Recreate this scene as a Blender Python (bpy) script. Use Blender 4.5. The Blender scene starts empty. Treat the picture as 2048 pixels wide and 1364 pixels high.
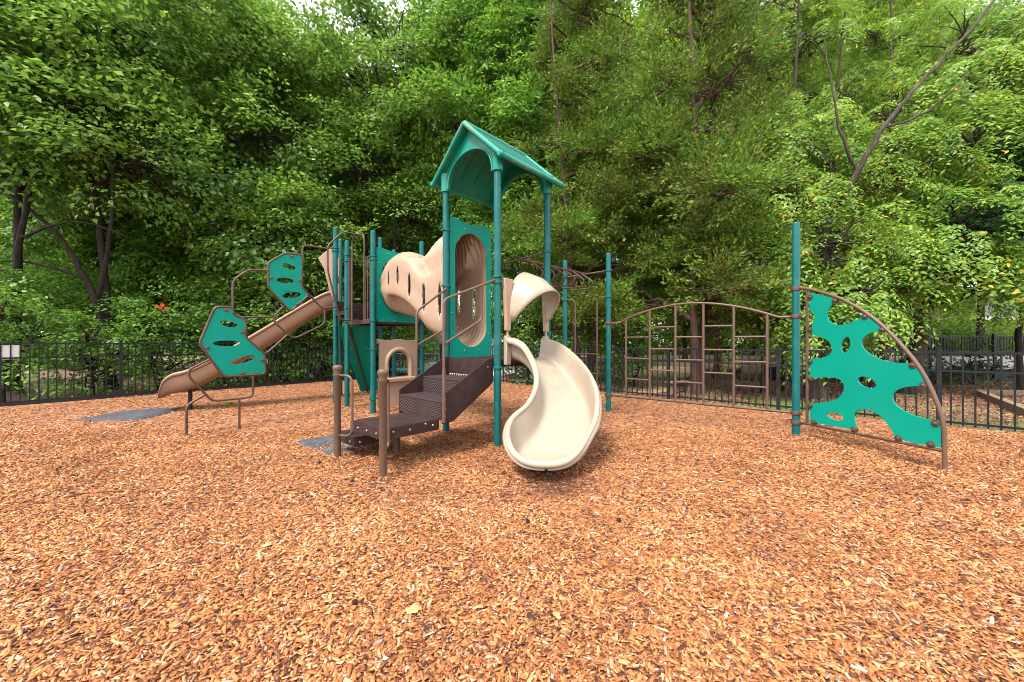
import bpy, bmesh, math, random
import numpy as np
from mathutils import Vector, Matrix
from mathutils.geometry import tessellate_polygon

# ------------------------------------------------------------------ camera, sky, sun, exposure
S = bpy.context.scene
COL = S.collection
cam_d = bpy.data.cameras.new("camera")
cam = bpy.data.objects.new("camera", cam_d)
COL.objects.link(cam)
cam.location = (0, 0, 1.385)
cam.rotation_euler = (math.radians(90), 0, 0)
cam_d.sensor_width = 36.0
cam_d.lens = 775.0 / 2048 * 36.0
cam_d.clip_end = 500
S.camera = cam
S.view_settings.view_transform = 'Standard'
S.view_settings.look = 'None'
S.view_settings.gamma = 1
S.view_settings.exposure = 1.85
S.cycles.max_bounces = 8
S.cycles.diffuse_bounces = 4
S.cycles.transmission_bounces = 4
S.cycles.use_denoising = True
S.cycles.pixel_filter_type = 'BLACKMAN_HARRIS'
S.cycles.filter_width = 0.9

SUN_EL, SUN_AZ = math.radians(55), math.radians(215)   # azimuth clockwise from +Y: behind the camera, to its left
W = bpy.data.worlds.new("World")
S.world = W
W.use_nodes = True
nt = W.node_tree
bg = nt.nodes["Background"]
sky = nt.nodes.new("ShaderNodeTexSky")
sky.sky_type = 'NISHITA'
sky.sun_disc = False
sky.sun_elevation = SUN_EL
sky.sun_rotation = SUN_AZ
sky.air_density = 1.0
sky.dust_density = 1.5
tc = nt.nodes.new("ShaderNodeTexCoord")
cn = nt.nodes.new("ShaderNodeTexNoise")
cn.inputs["Scale"].default_value = 3.2
cn.inputs["Detail"].default_value = 6
cr = nt.nodes.new("ShaderNodeValToRGB")
cr.color_ramp.elements[0].position = 0.34
cr.color_ramp.elements[0].color = (0.25, 0.25, 0.25, 1)
cr.color_ramp.elements[1].position = 0.52
mixs = nt.nodes.new("ShaderNodeMix")
mixs.data_type = 'RGBA'
nt.links.new(tc.outputs["Generated"], cn.inputs["Vector"])
nt.links.new(cn.outputs[0], cr.inputs[0])
nt.links.new(cr.outputs[0], mixs.inputs[0])
nt.links.new(sky.outputs[0], mixs.inputs[6])
mixs.inputs[7].default_value = (8.4, 8.6, 8.9, 1)          # bright even cloud
nt.links.new(mixs.outputs[2], bg.inputs[0])
bg.inputs[1].default_value = 0.105
sd = bpy.data.lights.new("sun", 'SUN')
sd.energy = 2.3
sd.angle = math.radians(16)
sd.color = (1.0, 0.955, 0.88)
sun = bpy.data.objects.new("sun", sd)
COL.objects.link(sun)
sun.rotation_euler = (math.radians(90) - SUN_EL, 0, math.pi - SUN_AZ)

# ------------------------------------------------------------------ materials
def new_mat(name):
    m = bpy.data.materials.new(name)
    m.use_nodes = True
    return m, m.node_tree, m.node_tree.nodes["Principled BSDF"]

def ramp(n, stops):
    r = n.nodes.new("ShaderNodeValToRGB")
    e = r.color_ramp.elements
    while len(e) < len(stops):
        e.new(0.5)
    for k, (p, c) in enumerate(stops):
        e[k].position = p
        e[k].color = (*c, 1)
    return r

def noise(n, scale, detail=4, rough=0.55, coord="Object", stretch=None):
    t = n.nodes.new("ShaderNodeTexCoord")
    x = n.nodes.new("ShaderNodeTexNoise")
    x.inputs["Scale"].default_value = scale
    x.inputs["Detail"].default_value = detail
    x.inputs["Roughness"].default_value = rough
    src = t.outputs[coord]
    if stretch:
        mp = n.nodes.new("ShaderNodeMapping")
        mp.inputs["Scale"].default_value = stretch
        n.links.new(src, mp.inputs[0])
        src = mp.outputs[0]
    n.links.new(src, x.inputs["Vector"])
    return x

def plain(name, col, rough=0.5, var=0.12, vscale=4.0, bump=0.0, bscale=60, coat=0.0, metallic=0.0, spec=0.28, dirt=None, stretch=None):
    """painted metal or moulded plastic: colour that varies a little, fine grain in the bump, scuffs in the roughness"""
    col = tuple(c * .86 for c in col)
    m, n, b = new_mat(name)
    x = noise(n, vscale, 5, 0.6, stretch=stretch)
    lo = tuple(c * (1 - var) for c in col)
    hi = tuple(min(1, c * (1 + var)) for c in col)
    st = [(0.3, lo), (0.7, hi)]
    r = ramp(n, st)
    n.links.new(x.outputs[0], r.inputs[0])
    out = r.outputs[0]
    if dirt:
        dcol, amount, dscale = dirt
        dn = noise(n, dscale, 8, 0.7)
        dr = ramp(n, [(0.5, (0, 0, 0)), (0.75, (amount,) * 3)])
        n.links.new(dn.outputs[0], dr.inputs[0])
        mx = n.nodes.new("ShaderNodeMix")
        mx.data_type = 'RGBA'
        n.links.new(dr.outputs[0], mx.inputs[0])
        n.links.new(out, mx.inputs[6])
        mx.inputs[7].default_value = (*dcol, 1)
        out = mx.outputs[2]
    n.links.new(out, b.inputs["Base Color"])
    rn = noise(n, 14, 4, 0.6)
    mr = n.nodes.new("ShaderNodeMapRange")
    mr.inputs[3].default_value = max(0, rough - 0.1)
    mr.inputs[4].default_value = min(1, rough + 0.12)
    n.links.new(rn.outputs[0], mr.inputs[0])
    n.links.new(mr.outputs[0], b.inputs["Roughness"])
    b.inputs["Metallic"].default_value = metallic
    b.inputs["Coat Weight"].default_value = coat
    b.inputs["Specular IOR Level"].default_value = spec
    if bump:
        bn = noise(n, bscale, 3, 0.6)
        bp = n.nodes.new("ShaderNodeBump")
        bp.inputs["Strength"].default_value = bump
        bp.inputs["Distance"].default_value = 0.004
        n.links.new(bn.outputs[0], bp.inputs["Height"])
        n.links.new(bp.outputs[0], b.inputs["Normal"])
    return m

def islands(name, stops, transl=0.0, rough=0.5, clump=None, cscale=0.8, spec=0.35):
    """one random colour for every separate leaf or chip; transl lets light through a leaf; clump varies whole sprays"""
    m, n, b = new_mat(name)
    g = n.nodes.new("ShaderNodeNewGeometry")
    r = ramp(n, stops)
    n.links.new(g.outputs["Random Per Island"], r.inputs[0])
    out = r.outputs[0]
    if clump:
        x = noise(n, cscale, 3, 0.6)
        rr = ramp(n, [(0.36, clump[0]), (0.64, clump[1])])
        n.links.new(x.outputs[0], rr.inputs[0])
        mx = n.nodes.new("ShaderNodeMix")
        mx.data_type = 'RGBA'
        mx.blend_type = 'MULTIPLY'
        mx.inputs[0].default_value = 1
        n.links.new(out, mx.inputs[6])
        n.links.new(rr.outputs[0], mx.inputs[7])
        out = mx.outputs[2]
    n.links.new(out, b.inputs["Base Color"])
    b.inputs["Roughness"].default_value = rough
    b.inputs["Specular IOR Level"].default_value = spec
    if transl:
        t = n.nodes.new("ShaderNodeBsdfTranslucent")
        n.links.new(out, t.inputs[0])
        ms = n.nodes.new("ShaderNodeMixShader")
        ms.inputs[0].default_value = transl
        n.links.new(b.outputs[0], ms.inputs[1])
        n.links.new(t.outputs[0], ms.inputs[2])
        n.links.new(ms.outputs[0], n.nodes["Material Output"].inputs[0])
    return m

M = {}
M['post'] = plain("post_paint", (0.0019, 0.0837, 0.0807), 0.36, 0.10, 6, 0.12, 120, coat=0.05, dirt=((0.0365, 0.1168, 0.1022), 0.5, 3), spec=0.2)
M['panel'] = plain("green_sheet_plastic", (0.001, 0.222, 0.158), 0.45, 0.05, 2, 0.15, 160, dirt=((0.0146, 0.1752, 0.1095), 0.35, 2.5), spec=0.12)
M['roof'] = plain("green_roof_plastic", (0.0025, 0.1924, 0.1334), 0.36, 0.10, 3, 0.1, 60, dirt=((0.1606, 0.146, 0.073), 0.55, 2.2))
M['tan'] = plain("tan_plastic", (0.342, 0.228, 0.1558), 0.42, 0.05, 2.5, 0.15, 140, dirt=((0.2736, 0.1748, 0.1064), 0.35, 2.2))
M['cream'] = plain("cream_plastic", (0.325, 0.265, 0.195), 0.32, 0.05, 2.5, 0.12, 150, coat=0.12, dirt=((0.16, 0.10, 0.06), 0.42, 2.2))
M['slide'] = plain("brown_tan_plastic", (0.264, 0.152, 0.096), 0.4, 0.07, 2.5, 0.15, 140, dirt=((0.208, 0.12, 0.072), 0.4, 3))
M['pipe'] = plain("brown_pipe_paint", (0.0775, 0.0422, 0.031), 0.36, 0.16, 7, 0.1, 160, dirt=((0.1606, 0.0949, 0.0657), 0.35, 5))
M['pipe_light'] = plain("light_brown_paint", (0.1055, 0.062, 0.0422), 0.4, 0.12, 6, 0.1, 160, dirt=((0.1022, 0.0584, 0.0365), 0.4, 6))
M['vinyl'] = plain("dark_brown_coating", (0.036, 0.02, 0.0185), 0.45, 0.22, 9, 0.5, 220, dirt=((0.06, 0.04, 0.04), 0.4, 4), spec=0.15)
M['bolt'] = plain("bolt_steel", (0.4015, 0.3796, 0.365), 0.3, 0.05, 5, metallic=0.9)
M['fence'] = plain("fence_paint", (0.0144, 0.0136, 0.0168), 0.42, 0.2, 5, 0.1, 120, dirt=((0.05, 0.045, 0.045), 0.4, 3), spec=0.12)
M['black'] = plain("black_paint", (0.0109, 0.0109, 0.0124), 0.45, 0.2, 5)
M['mat'] = plain("rubber_mat", (0.0511, 0.0569, 0.0693), 0.8, 0.25, 8, 0.6, 90, dirt=((0.146, 0.0949, 0.0657), 0.5, 9))
M['white'] = plain("white_sign", (0.5986, 0.584, 0.5694), 0.4, 0.03, 3)
M['timber'] = plain("weathered_timber", (0.1898, 0.1387, 0.0876), 0.85, 0.3, 6, 0.7, 40, stretch=(1, 8, 8))
M['log'] = plain("log_bark", (0.1168, 0.0693, 0.0401), 0.9, 0.4, 9, 0.9, 30)
M['bark'] = plain("tree_bark", (0.05, 0.038, 0.029), 0.95, 0.5, 5, 1.0, 22, stretch=(3, 3, 0.6), dirt=((0.12, 0.12, 0.096), 0.5, 3))
M['bark_dark'] = plain("dark_bark", (0.028, 0.02, 0.016), 0.95, 0.5, 5, 1.0, 22, stretch=(3, 3, 0.6))
M['bark_red'] = plain("cedar_bark", (0.075, 0.042, 0.03), 0.95, 0.5, 7, 1.0, 26, stretch=(4, 4, 0.4))
M['shingle'] = plain("grey_shingles", (0.085, 0.09, 0.105), 0.9, 0.25, 3, 0.8, 14, stretch=(0.6, 0.6, 6))
M['siding'] = plain("beige_siding", (0.27, 0.2268, 0.1566), 0.7, 0.08, 3)
M['concrete'] = plain("pale_concrete", (0.468, 0.441, 0.396), 0.85, 0.12, 2, 0.4, 30)
M['flower'] = plain("orange_red_petals", (0.675, 0.081, 0.036), 0.5, 0.2, 20)
M['seedball'] = plain("seed_ball", (0.0256, 0.0131, 0.0088), 0.9, 0.3, 40, 0.8, 60)
M['dryleaf'] = plain("dry_leaf", (0.4818, 0.3066, 0.1241), 0.6, 0.2, 18)
M['glass'] = plain("dark_window_glass", (0.0219, 0.0256, 0.0292), 0.1, 0.1, 3)

LEAF = {
    'oak':   islands("oak_leaves", [(0.0, (0.07, 0.15, 0.024)), (0.45, (0.13, 0.26, 0.036)), (0.8, (0.2, 0.36, 0.06)), (1.0, (0.29, 0.44, 0.14))], 0.48, 0.42, ((0.62, 0.66, 0.6), (1.25, 1.12, 0.9))),
    'ash':   islands("ash_leaves", [(0.0, (0.075, 0.18, 0.026)), (0.5, (0.135, 0.29, 0.036)), (0.85, (0.215, 0.40, 0.06)), (1.0, (0.3, 0.47, 0.12))], 0.45, 0.42, ((0.62, 0.7, 0.65), (1.25, 1.12, 0.9))),
    'cedar': islands("cedar_sprays", [(0.0, (0.047, 0.102, 0.015)), (0.5, (0.102, 0.191, 0.022)), (0.91, (0.187, 0.297, 0.034)), (0.93, (0.17, 0.119, 0.038)), (1.0, (0.204, 0.119, 0.051))], 0.36, 0.6, ((0.85, 0.62, 0.55), (1.1, 1.25, 0.9)), 0.9),
    'elm':   islands("elm_leaves", [(0.0, (0.10, 0.20, 0.026)), (0.5, (0.18, 0.31, 0.04)), (0.9, (0.27, 0.40, 0.065)), (0.972, (0.34, 0.45, 0.09)), (0.98, (0.6, 0.44, 0.05)), (1.0, (0.6, 0.33, 0.03))], 0.45, 0.42, ((0.65, 0.75, 0.75), (1.2, 1.1, 0.9)), 0.7),
    'maple': islands("maple_leaves", [(0.0, (0.045, 0.13, 0.055)), (0.5, (0.085, 0.22, 0.09)), (1.0, (0.16, 0.33, 0.15))], 0.38, 0.42, ((0.6, 0.7, 0.75), (1.1, 1.05, 1.0))),
    'vine':  islands("vine_leaves", [(0.0, (0.10, 0.23, 0.06)), (0.5, (0.17, 0.32, 0.09)), (1.0, (0.26, 0.42, 0.17))], 0.4, 0.4),
    'bush':  islands("bush_leaves", [(0.0, (0.06, 0.15, 0.022)), (0.5, (0.125, 0.27, 0.034)), (1.0, (0.24, 0.41, 0.08))], 0.42, 0.45, ((0.55, 0.65, 0.6), (1.2, 1.1, 0.9)), 1.1),
    'dark':  islands("dark_bush_leaves", [(0.0, (0.018, 0.05, 0.016)), (1.0, (0.05, 0.115, 0.03))], 0.25, 0.4),
    'far':   islands("far_leaves", [(0.0, (0.10, 0.19, 0.024)), (0.5, (0.18, 0.31, 0.04)), (1.0, (0.3, 0.45, 0.07))], 0.48, 0.5, ((0.65, 0.72, 0.6), (1.25, 1.12, 0.9)), 0.25),
}
M['chips'] = islands("wood_chips", [(0.0, (0.04, 0.018, 0.013)), (0.07, (0.10, 0.038, 0.02)), (0.2, (0.21, 0.072, 0.026)), (0.42, (0.32, 0.118, 0.04)), (0.7, (0.39, 0.165, 0.06)), (0.88, (0.44, 0.225, 0.10)), (0.94, (0.47, 0.31, 0.17)), (0.965, (0.22, 0.16, 0.14)), (1.0, (0.5, 0.42, 0.32))], 0, 0.75, ((0.78, 0.74, 0.72), (1.12, 1.08, 1.04)), 1.3, 0.25)
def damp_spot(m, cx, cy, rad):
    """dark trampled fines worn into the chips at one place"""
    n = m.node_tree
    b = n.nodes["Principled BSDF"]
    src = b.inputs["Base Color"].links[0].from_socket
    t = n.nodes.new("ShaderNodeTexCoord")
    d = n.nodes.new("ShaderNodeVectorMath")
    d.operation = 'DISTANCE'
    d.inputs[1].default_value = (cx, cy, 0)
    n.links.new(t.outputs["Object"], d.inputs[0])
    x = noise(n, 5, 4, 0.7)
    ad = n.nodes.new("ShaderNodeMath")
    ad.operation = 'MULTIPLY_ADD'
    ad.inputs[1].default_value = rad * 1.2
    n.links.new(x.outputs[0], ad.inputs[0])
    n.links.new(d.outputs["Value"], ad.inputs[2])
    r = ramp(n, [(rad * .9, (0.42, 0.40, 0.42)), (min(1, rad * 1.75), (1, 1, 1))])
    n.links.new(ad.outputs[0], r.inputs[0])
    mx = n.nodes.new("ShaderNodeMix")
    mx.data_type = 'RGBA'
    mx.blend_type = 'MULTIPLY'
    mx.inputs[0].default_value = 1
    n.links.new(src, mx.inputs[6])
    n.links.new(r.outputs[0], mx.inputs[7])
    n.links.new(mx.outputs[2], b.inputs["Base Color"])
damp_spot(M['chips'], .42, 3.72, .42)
M['grass'] = islands("grass_blades", [(0.0, (0.05, 0.10, 0.015)), (0.6, (0.11, 0.19, 0.028)), (1.0, (0.24, 0.28, 0.07))], 0.3, 0.6)
M['litter'] = islands("leaf_litter", [(0.0, (0.07, 0.03, 0.018)), (0.5, (0.2, 0.085, 0.042)), (1.0, (0.36, 0.2, 0.11))], 0, 0.8)

# ------------------------------------------------------------------ helpers
def link(o, parent=None):
    COL.objects.link(o)
    if parent:
        o.parent = parent
    return o

def tag(o, label=None, cat=None, group=None, kind=None):
    for k, v in (("label", label), ("category", cat), ("group", group), ("kind", kind)):
        if v:
            o[k] = v
    return o

def empty(name, loc=(0, 0, 0), rz=0.0, label=None, cat=None, group=None):
    o = bpy.data.objects.new(name, None)
    o.empty_display_size = 0.2
    o.location = loc
    o.rotation_euler = (0, 0, rz)
    link(o)
    return tag(o, label, cat, group)

def V(*a):
    return np.array(a, float)

def unit(a):
    a = np.asarray(a, float)
    return a / (np.linalg.norm(a) + 1e-12)

def round_path(pts, r=0.05, n=5, closed=False):
    """polyline with rounded corners"""
    P = [np.asarray(p, float) for p in pts]
    out = []
    N = len(P)
    for i in range(N):
        if not closed and i in (0, N - 1):
            out.append(P[i])
            continue
        a, b, c = P[i - 1], P[i], P[(i + 1) % N]
        la, lc = np.linalg.norm(a - b), np.linalg.norm(c - b)
        d = min(r, la * 0.48, lc * 0.48)
        s, e = b + (a - b) / max(la, 1e-9) * d, b + (c - b) / max(lc, 1e-9) * d
        for k in range(n + 1):
            t = k / n
            out.append((1 - t) ** 2 * s + 2 * t * (1 - t) * b + t * t * e)
    return out

def catmull(pts, n=8, closed=False):
    P = [np.asarray(p, float) for p in pts]
    N = len(P)
    out = []
    for i in range(N if closed else N - 1):
        if closed:
            p0, p1, p2, p3 = P[i - 1], P[i], P[(i + 1) % N], P[(i + 2) % N]
        else:
            p0, p1, p2, p3 = P[max(i - 1, 0)], P[i], P[i + 1], P[min(i + 2, N - 1)]
        for k in range(n):
            t = k / n
            out.append(0.5 * ((2 * p1) + (-p0 + p2) * t + (2 * p0 - 5 * p1 + 4 * p2 - p3) * t * t + (-p0 + 3 * p1 - 3 * p2 + p3) * t ** 3))
    if not closed:
        out.append(P[-1])
    return out

class MB:
    def __init__(self):
        self.v, self.f = [], []

    def add(self, vs, fs):
        o = len(self.v)
        self.v += [tuple(map(float, p)) for p in vs]
        self.f += [tuple(i + o for i in q) for q in fs]
        return self

    def box(self, c, h, ax=None):
        """c centre, h half sizes, ax three axes"""
        c = np.asarray(c, float)
        ax = ax or (V(1, 0, 0), V(0, 1, 0), V(0, 0, 1))
        vs = [c + sx * h[0] * ax[0] + sy * h[1] * ax[1] + sz * h[2] * ax[2] for sx in (-1, 1) for sy in (-1, 1) for sz in (-1, 1)]
        return self.add(vs, [(0, 1, 3, 2), (4, 6, 7, 5), (0, 4, 5, 1), (2, 3, 7, 6), (0, 2, 6, 4), (1, 5, 7, 3)])

    def tube(self, path, r, seg=10, closed=False, cap=True, oval=None):
        P = [np.asarray(p, float) for p in path]
        N = len(P)
        rs = r if hasattr(r, '__len__') else [r] * N
        T = []
        for i in range(N):
            a = P[i - 1] if (i or closed) else P[i]
            b = P[(i + 1) % N] if (i < N - 1 or closed) else P[i]
            T.append(unit(b - a))
        ref = V(0, 0, 1) if abs(T[0][2]) < 0.9 else V(1, 0, 0)
        nrm = unit(np.cross(T[0], ref))
        vs = []
        for i in range(N):
            nrm = unit(nrm - T[i] * np.dot(nrm, T[i]))
            bi = np.cross(T[i], nrm)
            for k in range(seg):
                a = 2 * math.pi * k / seg
                vs.append(P[i] + rs[i] * (math.cos(a) * nrm + math.sin(a) * bi))
        fs = []
        for i in range(N if closed else N - 1):
            j = (i + 1) % N
            for k in range(seg):
                k2 = (k + 1) % seg
                fs.append((i * seg + k, i * seg + k2, j * seg + k2, j * seg + k))
        if cap and not closed:
            fs.append(tuple(range(seg))[::-1])
            fs.append(tuple((N - 1) * seg + k for k in range(seg)))
        return self.add(vs, fs)

    def lathe(self, prof, c=(0, 0, 0), seg=20, axis=(0, 0, 1)):
        """prof: list of (radius, height along axis)"""
        ax = unit(axis)
        e1 = unit(np.cross(ax, V(0, 1, 0) if abs(ax[1]) < 0.9 else V(1, 0, 0)))
        e2 = np.cross(ax, e1)
        c = np.asarray(c, float)
        vs, fs = [], []
        for r, h in prof:
            for k in range(seg):
                a = 2 * math.pi * k / seg
                vs.append(c + ax * h + r * (math.cos(a) * e1 + math.sin(a) * e2))
        for i in range(len(prof) - 1):
            for k in range(seg):
                k2 = (k + 1) % seg
                fs.append((i * seg + k, i * seg + k2, (i + 1) * seg + k2, (i + 1) * seg + k))
        fs.append(tuple(range(seg))[::-1])
        fs.append(tuple((len(prof) - 1) * seg + k for k in range(seg)))
        return self.add(vs, fs)

    def prism(self, outline, frame, th, holes=()):
        """outline in (s, t); frame = origin, s axis, t axis, normal; thickness th along +-normal"""
        o, sx, tx, nx = [np.asarray(q, float) for q in frame]
        loops = [list(outline)] + [list(h) for h in holes]
        polys = [[Vector((p[0], p[1], 0)) for p in L] for L in loops]
        tris = tessellate_polygon(polys)
        flat = [p for L in loops for p in L]
        n = len(flat)
        vs = [o + p[0] * sx + p[1] * tx + nx * th / 2 for p in flat] + [o + p[0] * sx + p[1] * tx - nx * th / 2 for p in flat]
        fs = [tuple(t) for t in tris] + [tuple(i + n for i in t[::-1]) for t in tris]
        k = 0
        for L in loops:
            m = len(L)
            for i in range(m):
                a, b = k + i, k + (i + 1) % m
                fs.append((a, b, b + n, a + n))
            k += m
        return self.add(vs, fs)

    def loft(self, rings, closed=False, caps=False):
        m = len(rings[0])
        vs = [p for R in rings for p in R]
        fs = []
        for i in range(len(rings) - 1):
            for k in range(m if closed else m - 1):
                k2 = (k + 1) % m
                fs.append((i * m + k, i * m + k2, (i + 1) * m + k2, (i + 1) * m + k))
        if caps:
            fs.append(tuple(range(m))[::-1])
            fs.append(tuple((len(rings) - 1) * m + k for k in range(m)))
        return self.add(vs, fs)

    def build(self, name, mat, parent=None, smooth=40, origin=None, bevel=0, solid=0, sub=0):
        me = bpy.data.meshes.new(name)
        vs = self.v
        if origin is not None:
            vs = [(p[0] - origin[0], p[1] - origin[1], p[2] - origin[2]) for p in vs]
        me.from_pydata(vs, [], self.f)
        bm = bmesh.new()
        bm.from_mesh(me)
        bmesh.ops.recalc_face_normals(bm, faces=bm.faces)
        bm.to_mesh(me)
        bm.free()
        me.materials.append(mat)
        if smooth:
            me.polygons.foreach_set("use_smooth", [True] * len(me.polygons))
            me.set_sharp_from_angle(angle=math.radians(smooth))
        o = bpy.data.objects.new(name, me)
        if origin is not None:
            o.location = origin
        link(o, parent)
        if solid:
            q = o.modifiers.new("thickness", 'SOLIDIFY')
            q.thickness = solid
            q.offset = 0
        if sub:
            q = o.modifiers.new("smooth", 'SUBSURF')
            q.levels = q.render_levels = sub
        if bevel:
            q = o.modifiers.new("edge", 'BEVEL')
            q.width = bevel
            q.segments = 2
            q.limit_method = 'ANGLE'
            q.angle_limit = math.radians(50)
        return o

def np_mesh(name, verts, quads, mat, parent=None, smooth=False):
    """a big quad mesh straight from arrays"""
    me = bpy.data.meshes.new(name)
    nv, nf = len(verts), len(quads)
    me.vertices.add(nv)
    me.vertices.foreach_set("co", np.ascontiguousarray(verts, np.float32).ravel())
    k = quads.shape[1]
    me.loops.add(nf * k)
    me.loops.foreach_set("vertex_index", np.ascontiguousarray(quads, np.int32).ravel())
    me.polygons.add(nf)
    me.polygons.foreach_set("loop_start", np.arange(0, nf * k, k, dtype=np.int32))
    if smooth:
        me.polygons.foreach_set("use_smooth", np.ones(nf, bool))
    me.update(calc_edges=True)
    me.materials.append(mat)
    o = bpy.data.objects.new(name, me)
    return link(o, parent)

def structure(o):
    o["kind"] = "structure"
    return o

# ------------------------------------------------------------------ plan of the playground: u and v are the two grid directions
U = V(0.673, 0.740, 0)
VV = V(-0.740, 0.673, 0)
Z = V(0, 0, 1)
def at(base, s=0.0, t=0.0, z=0.0):
    return V(base[0], base[1], 0) + s * U + t * VV + z * Z
cen = V(-0.2245, 5.79, 0)
PA, PB, PC, PD = (cen - .535*U - .535*VV, cen - .535*U + .535*VV, cen + .535*U + .535*VV, cen + .535*U - .535*VV)
PE, PF = PB + 2.17*VV, PC + 2.17*VV
PG, PH = PF + 1.07*VV, PE + 1.07*VV
PI_, PJ = V(-3.885, 8.52, 0), V(-3.165, 9.31, 0)
PK = V(-4.21, 9.5, 0)
PM, PN = V(1.83, 7.35, 0), V(1.10, 8.02, 0)
PR = V(4.053, 5.53, 0)

# ------------------------------------------------------------------ the ground
FC = V(-3.84, 15.95, 0)                     # fence corner
FL = V(-0.66, -0.751, 0)                    # from the corner along the left fence
FR = V(0.745, -0.667, 0)                    # from the corner along the right fence
rng = np.random.default_rng(7)

def ground_mat():
    m, n, b = new_mat("mulch_ground")
    t = n.nodes.new("ShaderNodeTexCoord")
    v1 = n.nodes.new("ShaderNodeTexVoronoi")
    v1.inputs["Scale"].default_value = 42
    v1.inputs["Randomness"].default_value = 1
    mp = n.nodes.new("ShaderNodeMapping")
    mp.inputs["Scale"].default_value = (0.45, 1.0, 1.0)
    mp.inputs["Rotation"].default_value = (0, 0, 0.5)
    n.links.new(t.outputs["Object"], mp.inputs[0])
    n.links.new(mp.outputs[0], v1.inputs["Vector"])
    sep = n.nodes.new("ShaderNodeSeparateColor")
    n.links.new(v1.outputs["Color"], sep.inputs[0])
    r = ramp(n, [(0.0, (0.06, 0.024, 0.013)), (0.3, (0.17, 0.062, 0.026)), (0.65, (0.26, 0.10, 0.04)), (0.9, (0.33, 0.145, 0.062)), (1.0, (0.4, 0.22, 0.11))])
    n.links.new(sep.outputs[0], r.inputs[0])
    # damp, dark spot worn under the end of the spiral slide
    n.links.new(r.outputs[0], b.inputs["Base Color"])
    b.inputs["Roughness"].default_value = 0.85
    bp = n.nodes.new("ShaderNodeBump")
    bp.inputs["Strength"].default_value = 0.8
    bp.inputs["Distance"].default_value = 0.015
    n.links.new(v1.outputs["Distance"], bp.inputs["Height"])
    n.links.new(bp.outputs[0], b.inputs["Normal"])
    return m

def outer_mat():
    m, n, b = new_mat("woodland_floor")
    x = noise(n, 0.45, 6, 0.6)
    y = noise(n, 9, 5, 0.7)
    r1 = ramp(n, [(0.3, (0.06, 0.13, 0.018)), (0.5, (0.13, 0.2, 0.03)), (0.75, (0.2, 0.25, 0.05))])
    r2 = ramp(n, [(0.3, (0.07, 0.035, 0.02)), (0.7, (0.22, 0.12, 0.07))])
    n.links.new(y.outputs[0], r1.inputs[0])
    n.links.new(y.outputs[0], r2.inputs[0])
    rr = ramp(n, [(0.38, (0, 0, 0)), (0.48, (1, 1, 1))])
    n.links.new(x.outputs[0], rr.inputs[0])
    mx = n.nodes.new("ShaderNodeMix")
    mx.data_type = 'RGBA'
    n.links.new(rr.outputs[0], mx.inputs[0])
    n.links.new(r1.outputs[0], mx.inputs[6])
    n.links.new(r2.outputs[0], mx.inputs[7])
    n.links.new(mx.outputs[2], b.inputs["Base Color"])
    b.inputs["Roughness"].default_value = 0.95
    bp = n.nodes.new("ShaderNodeBump")
    bp.inputs["Distance"].default_value = 0.04
    n.links.new(y.outputs[0], bp.inputs["Height"])
    n.links.new(bp.outputs[0], b.inputs["Normal"])
    return m

g = MB()
g.add([(-160, -60, -0.03), (160, -60, -0.03), (160, 190, -0.03), (-160, 190, -0.03)], [(0, 1, 2, 3)])
structure(g.build("ground", outer_mat(), smooth=0))

def mulch_height(x, y):
    h = 0
    for q in (PA, PB, PC, PD, PE, PF, PG, PH, PI_, PM, PN, PR, (-2.013, 4.47), (-1.275, 3.83), (4.515, 4.05)):
        d2 = (x - q[0]) ** 2 + (y - q[1]) ** 2
        h = h + 0.035 * np.exp(-d2 / .03) - .012 * np.exp(-d2 / .12)
    h = h - 0.05 * np.exp(-((x - .36) ** 2 + ((y - 3.62) * 1.3) ** 2) / .16) + .02 * np.exp(-((x - .36) ** 2 + (y - 3.0) ** 2) / .12)
    return h + 0.016 * np.sin(1.3 * x + 0.7 * y) + 0.010 * np.sin(2.1 * y - 1.1 * x + 1) + 0.006 * np.sin(4.3 * x + 2) * np.sin(3.7 * y)

def inside(x, y, margin=0.0):
    """inside the fenced corner (both fence lines)"""
    dx, dy = x - FC[0], y - FC[1]
    nl = V(0.751, -0.66)        # inward normal of the left fence
    nr = V(-0.667, -0.745)      # inward normal of the right fence
    return (dx * nl[0] + dy * nl[1] > margin) & (dx * nr[0] + dy * nr[1] > margin)

gx, gy = np.meshgrid(np.arange(0, 24.01, 0.1), np.arange(0, 24.01, 0.1))
px = FC[0] + FL[0] * gx + FR[0] * gy
py = FC[1] + FL[1] * gx + FR[1] * gy
edge = np.minimum(np.minimum(gx, gy), 0.4) / 0.4
pz = mulch_height(px, py) * edge + 0.01
n0 = gx.shape[0]
idx = np.arange(n0 * n0).reshape(n0, n0)
q = np.stack([idx[:-1, :-1], idx[:-1, 1:], idx[1:, 1:], idx[1:, :-1]], -1).reshape(-1, 4)[:, ::-1]
structure(np_mesh("mulch_bed", np.stack([px, py, pz], -1).reshape(-1, 3), q, ground_mat(), smooth=True))

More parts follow.
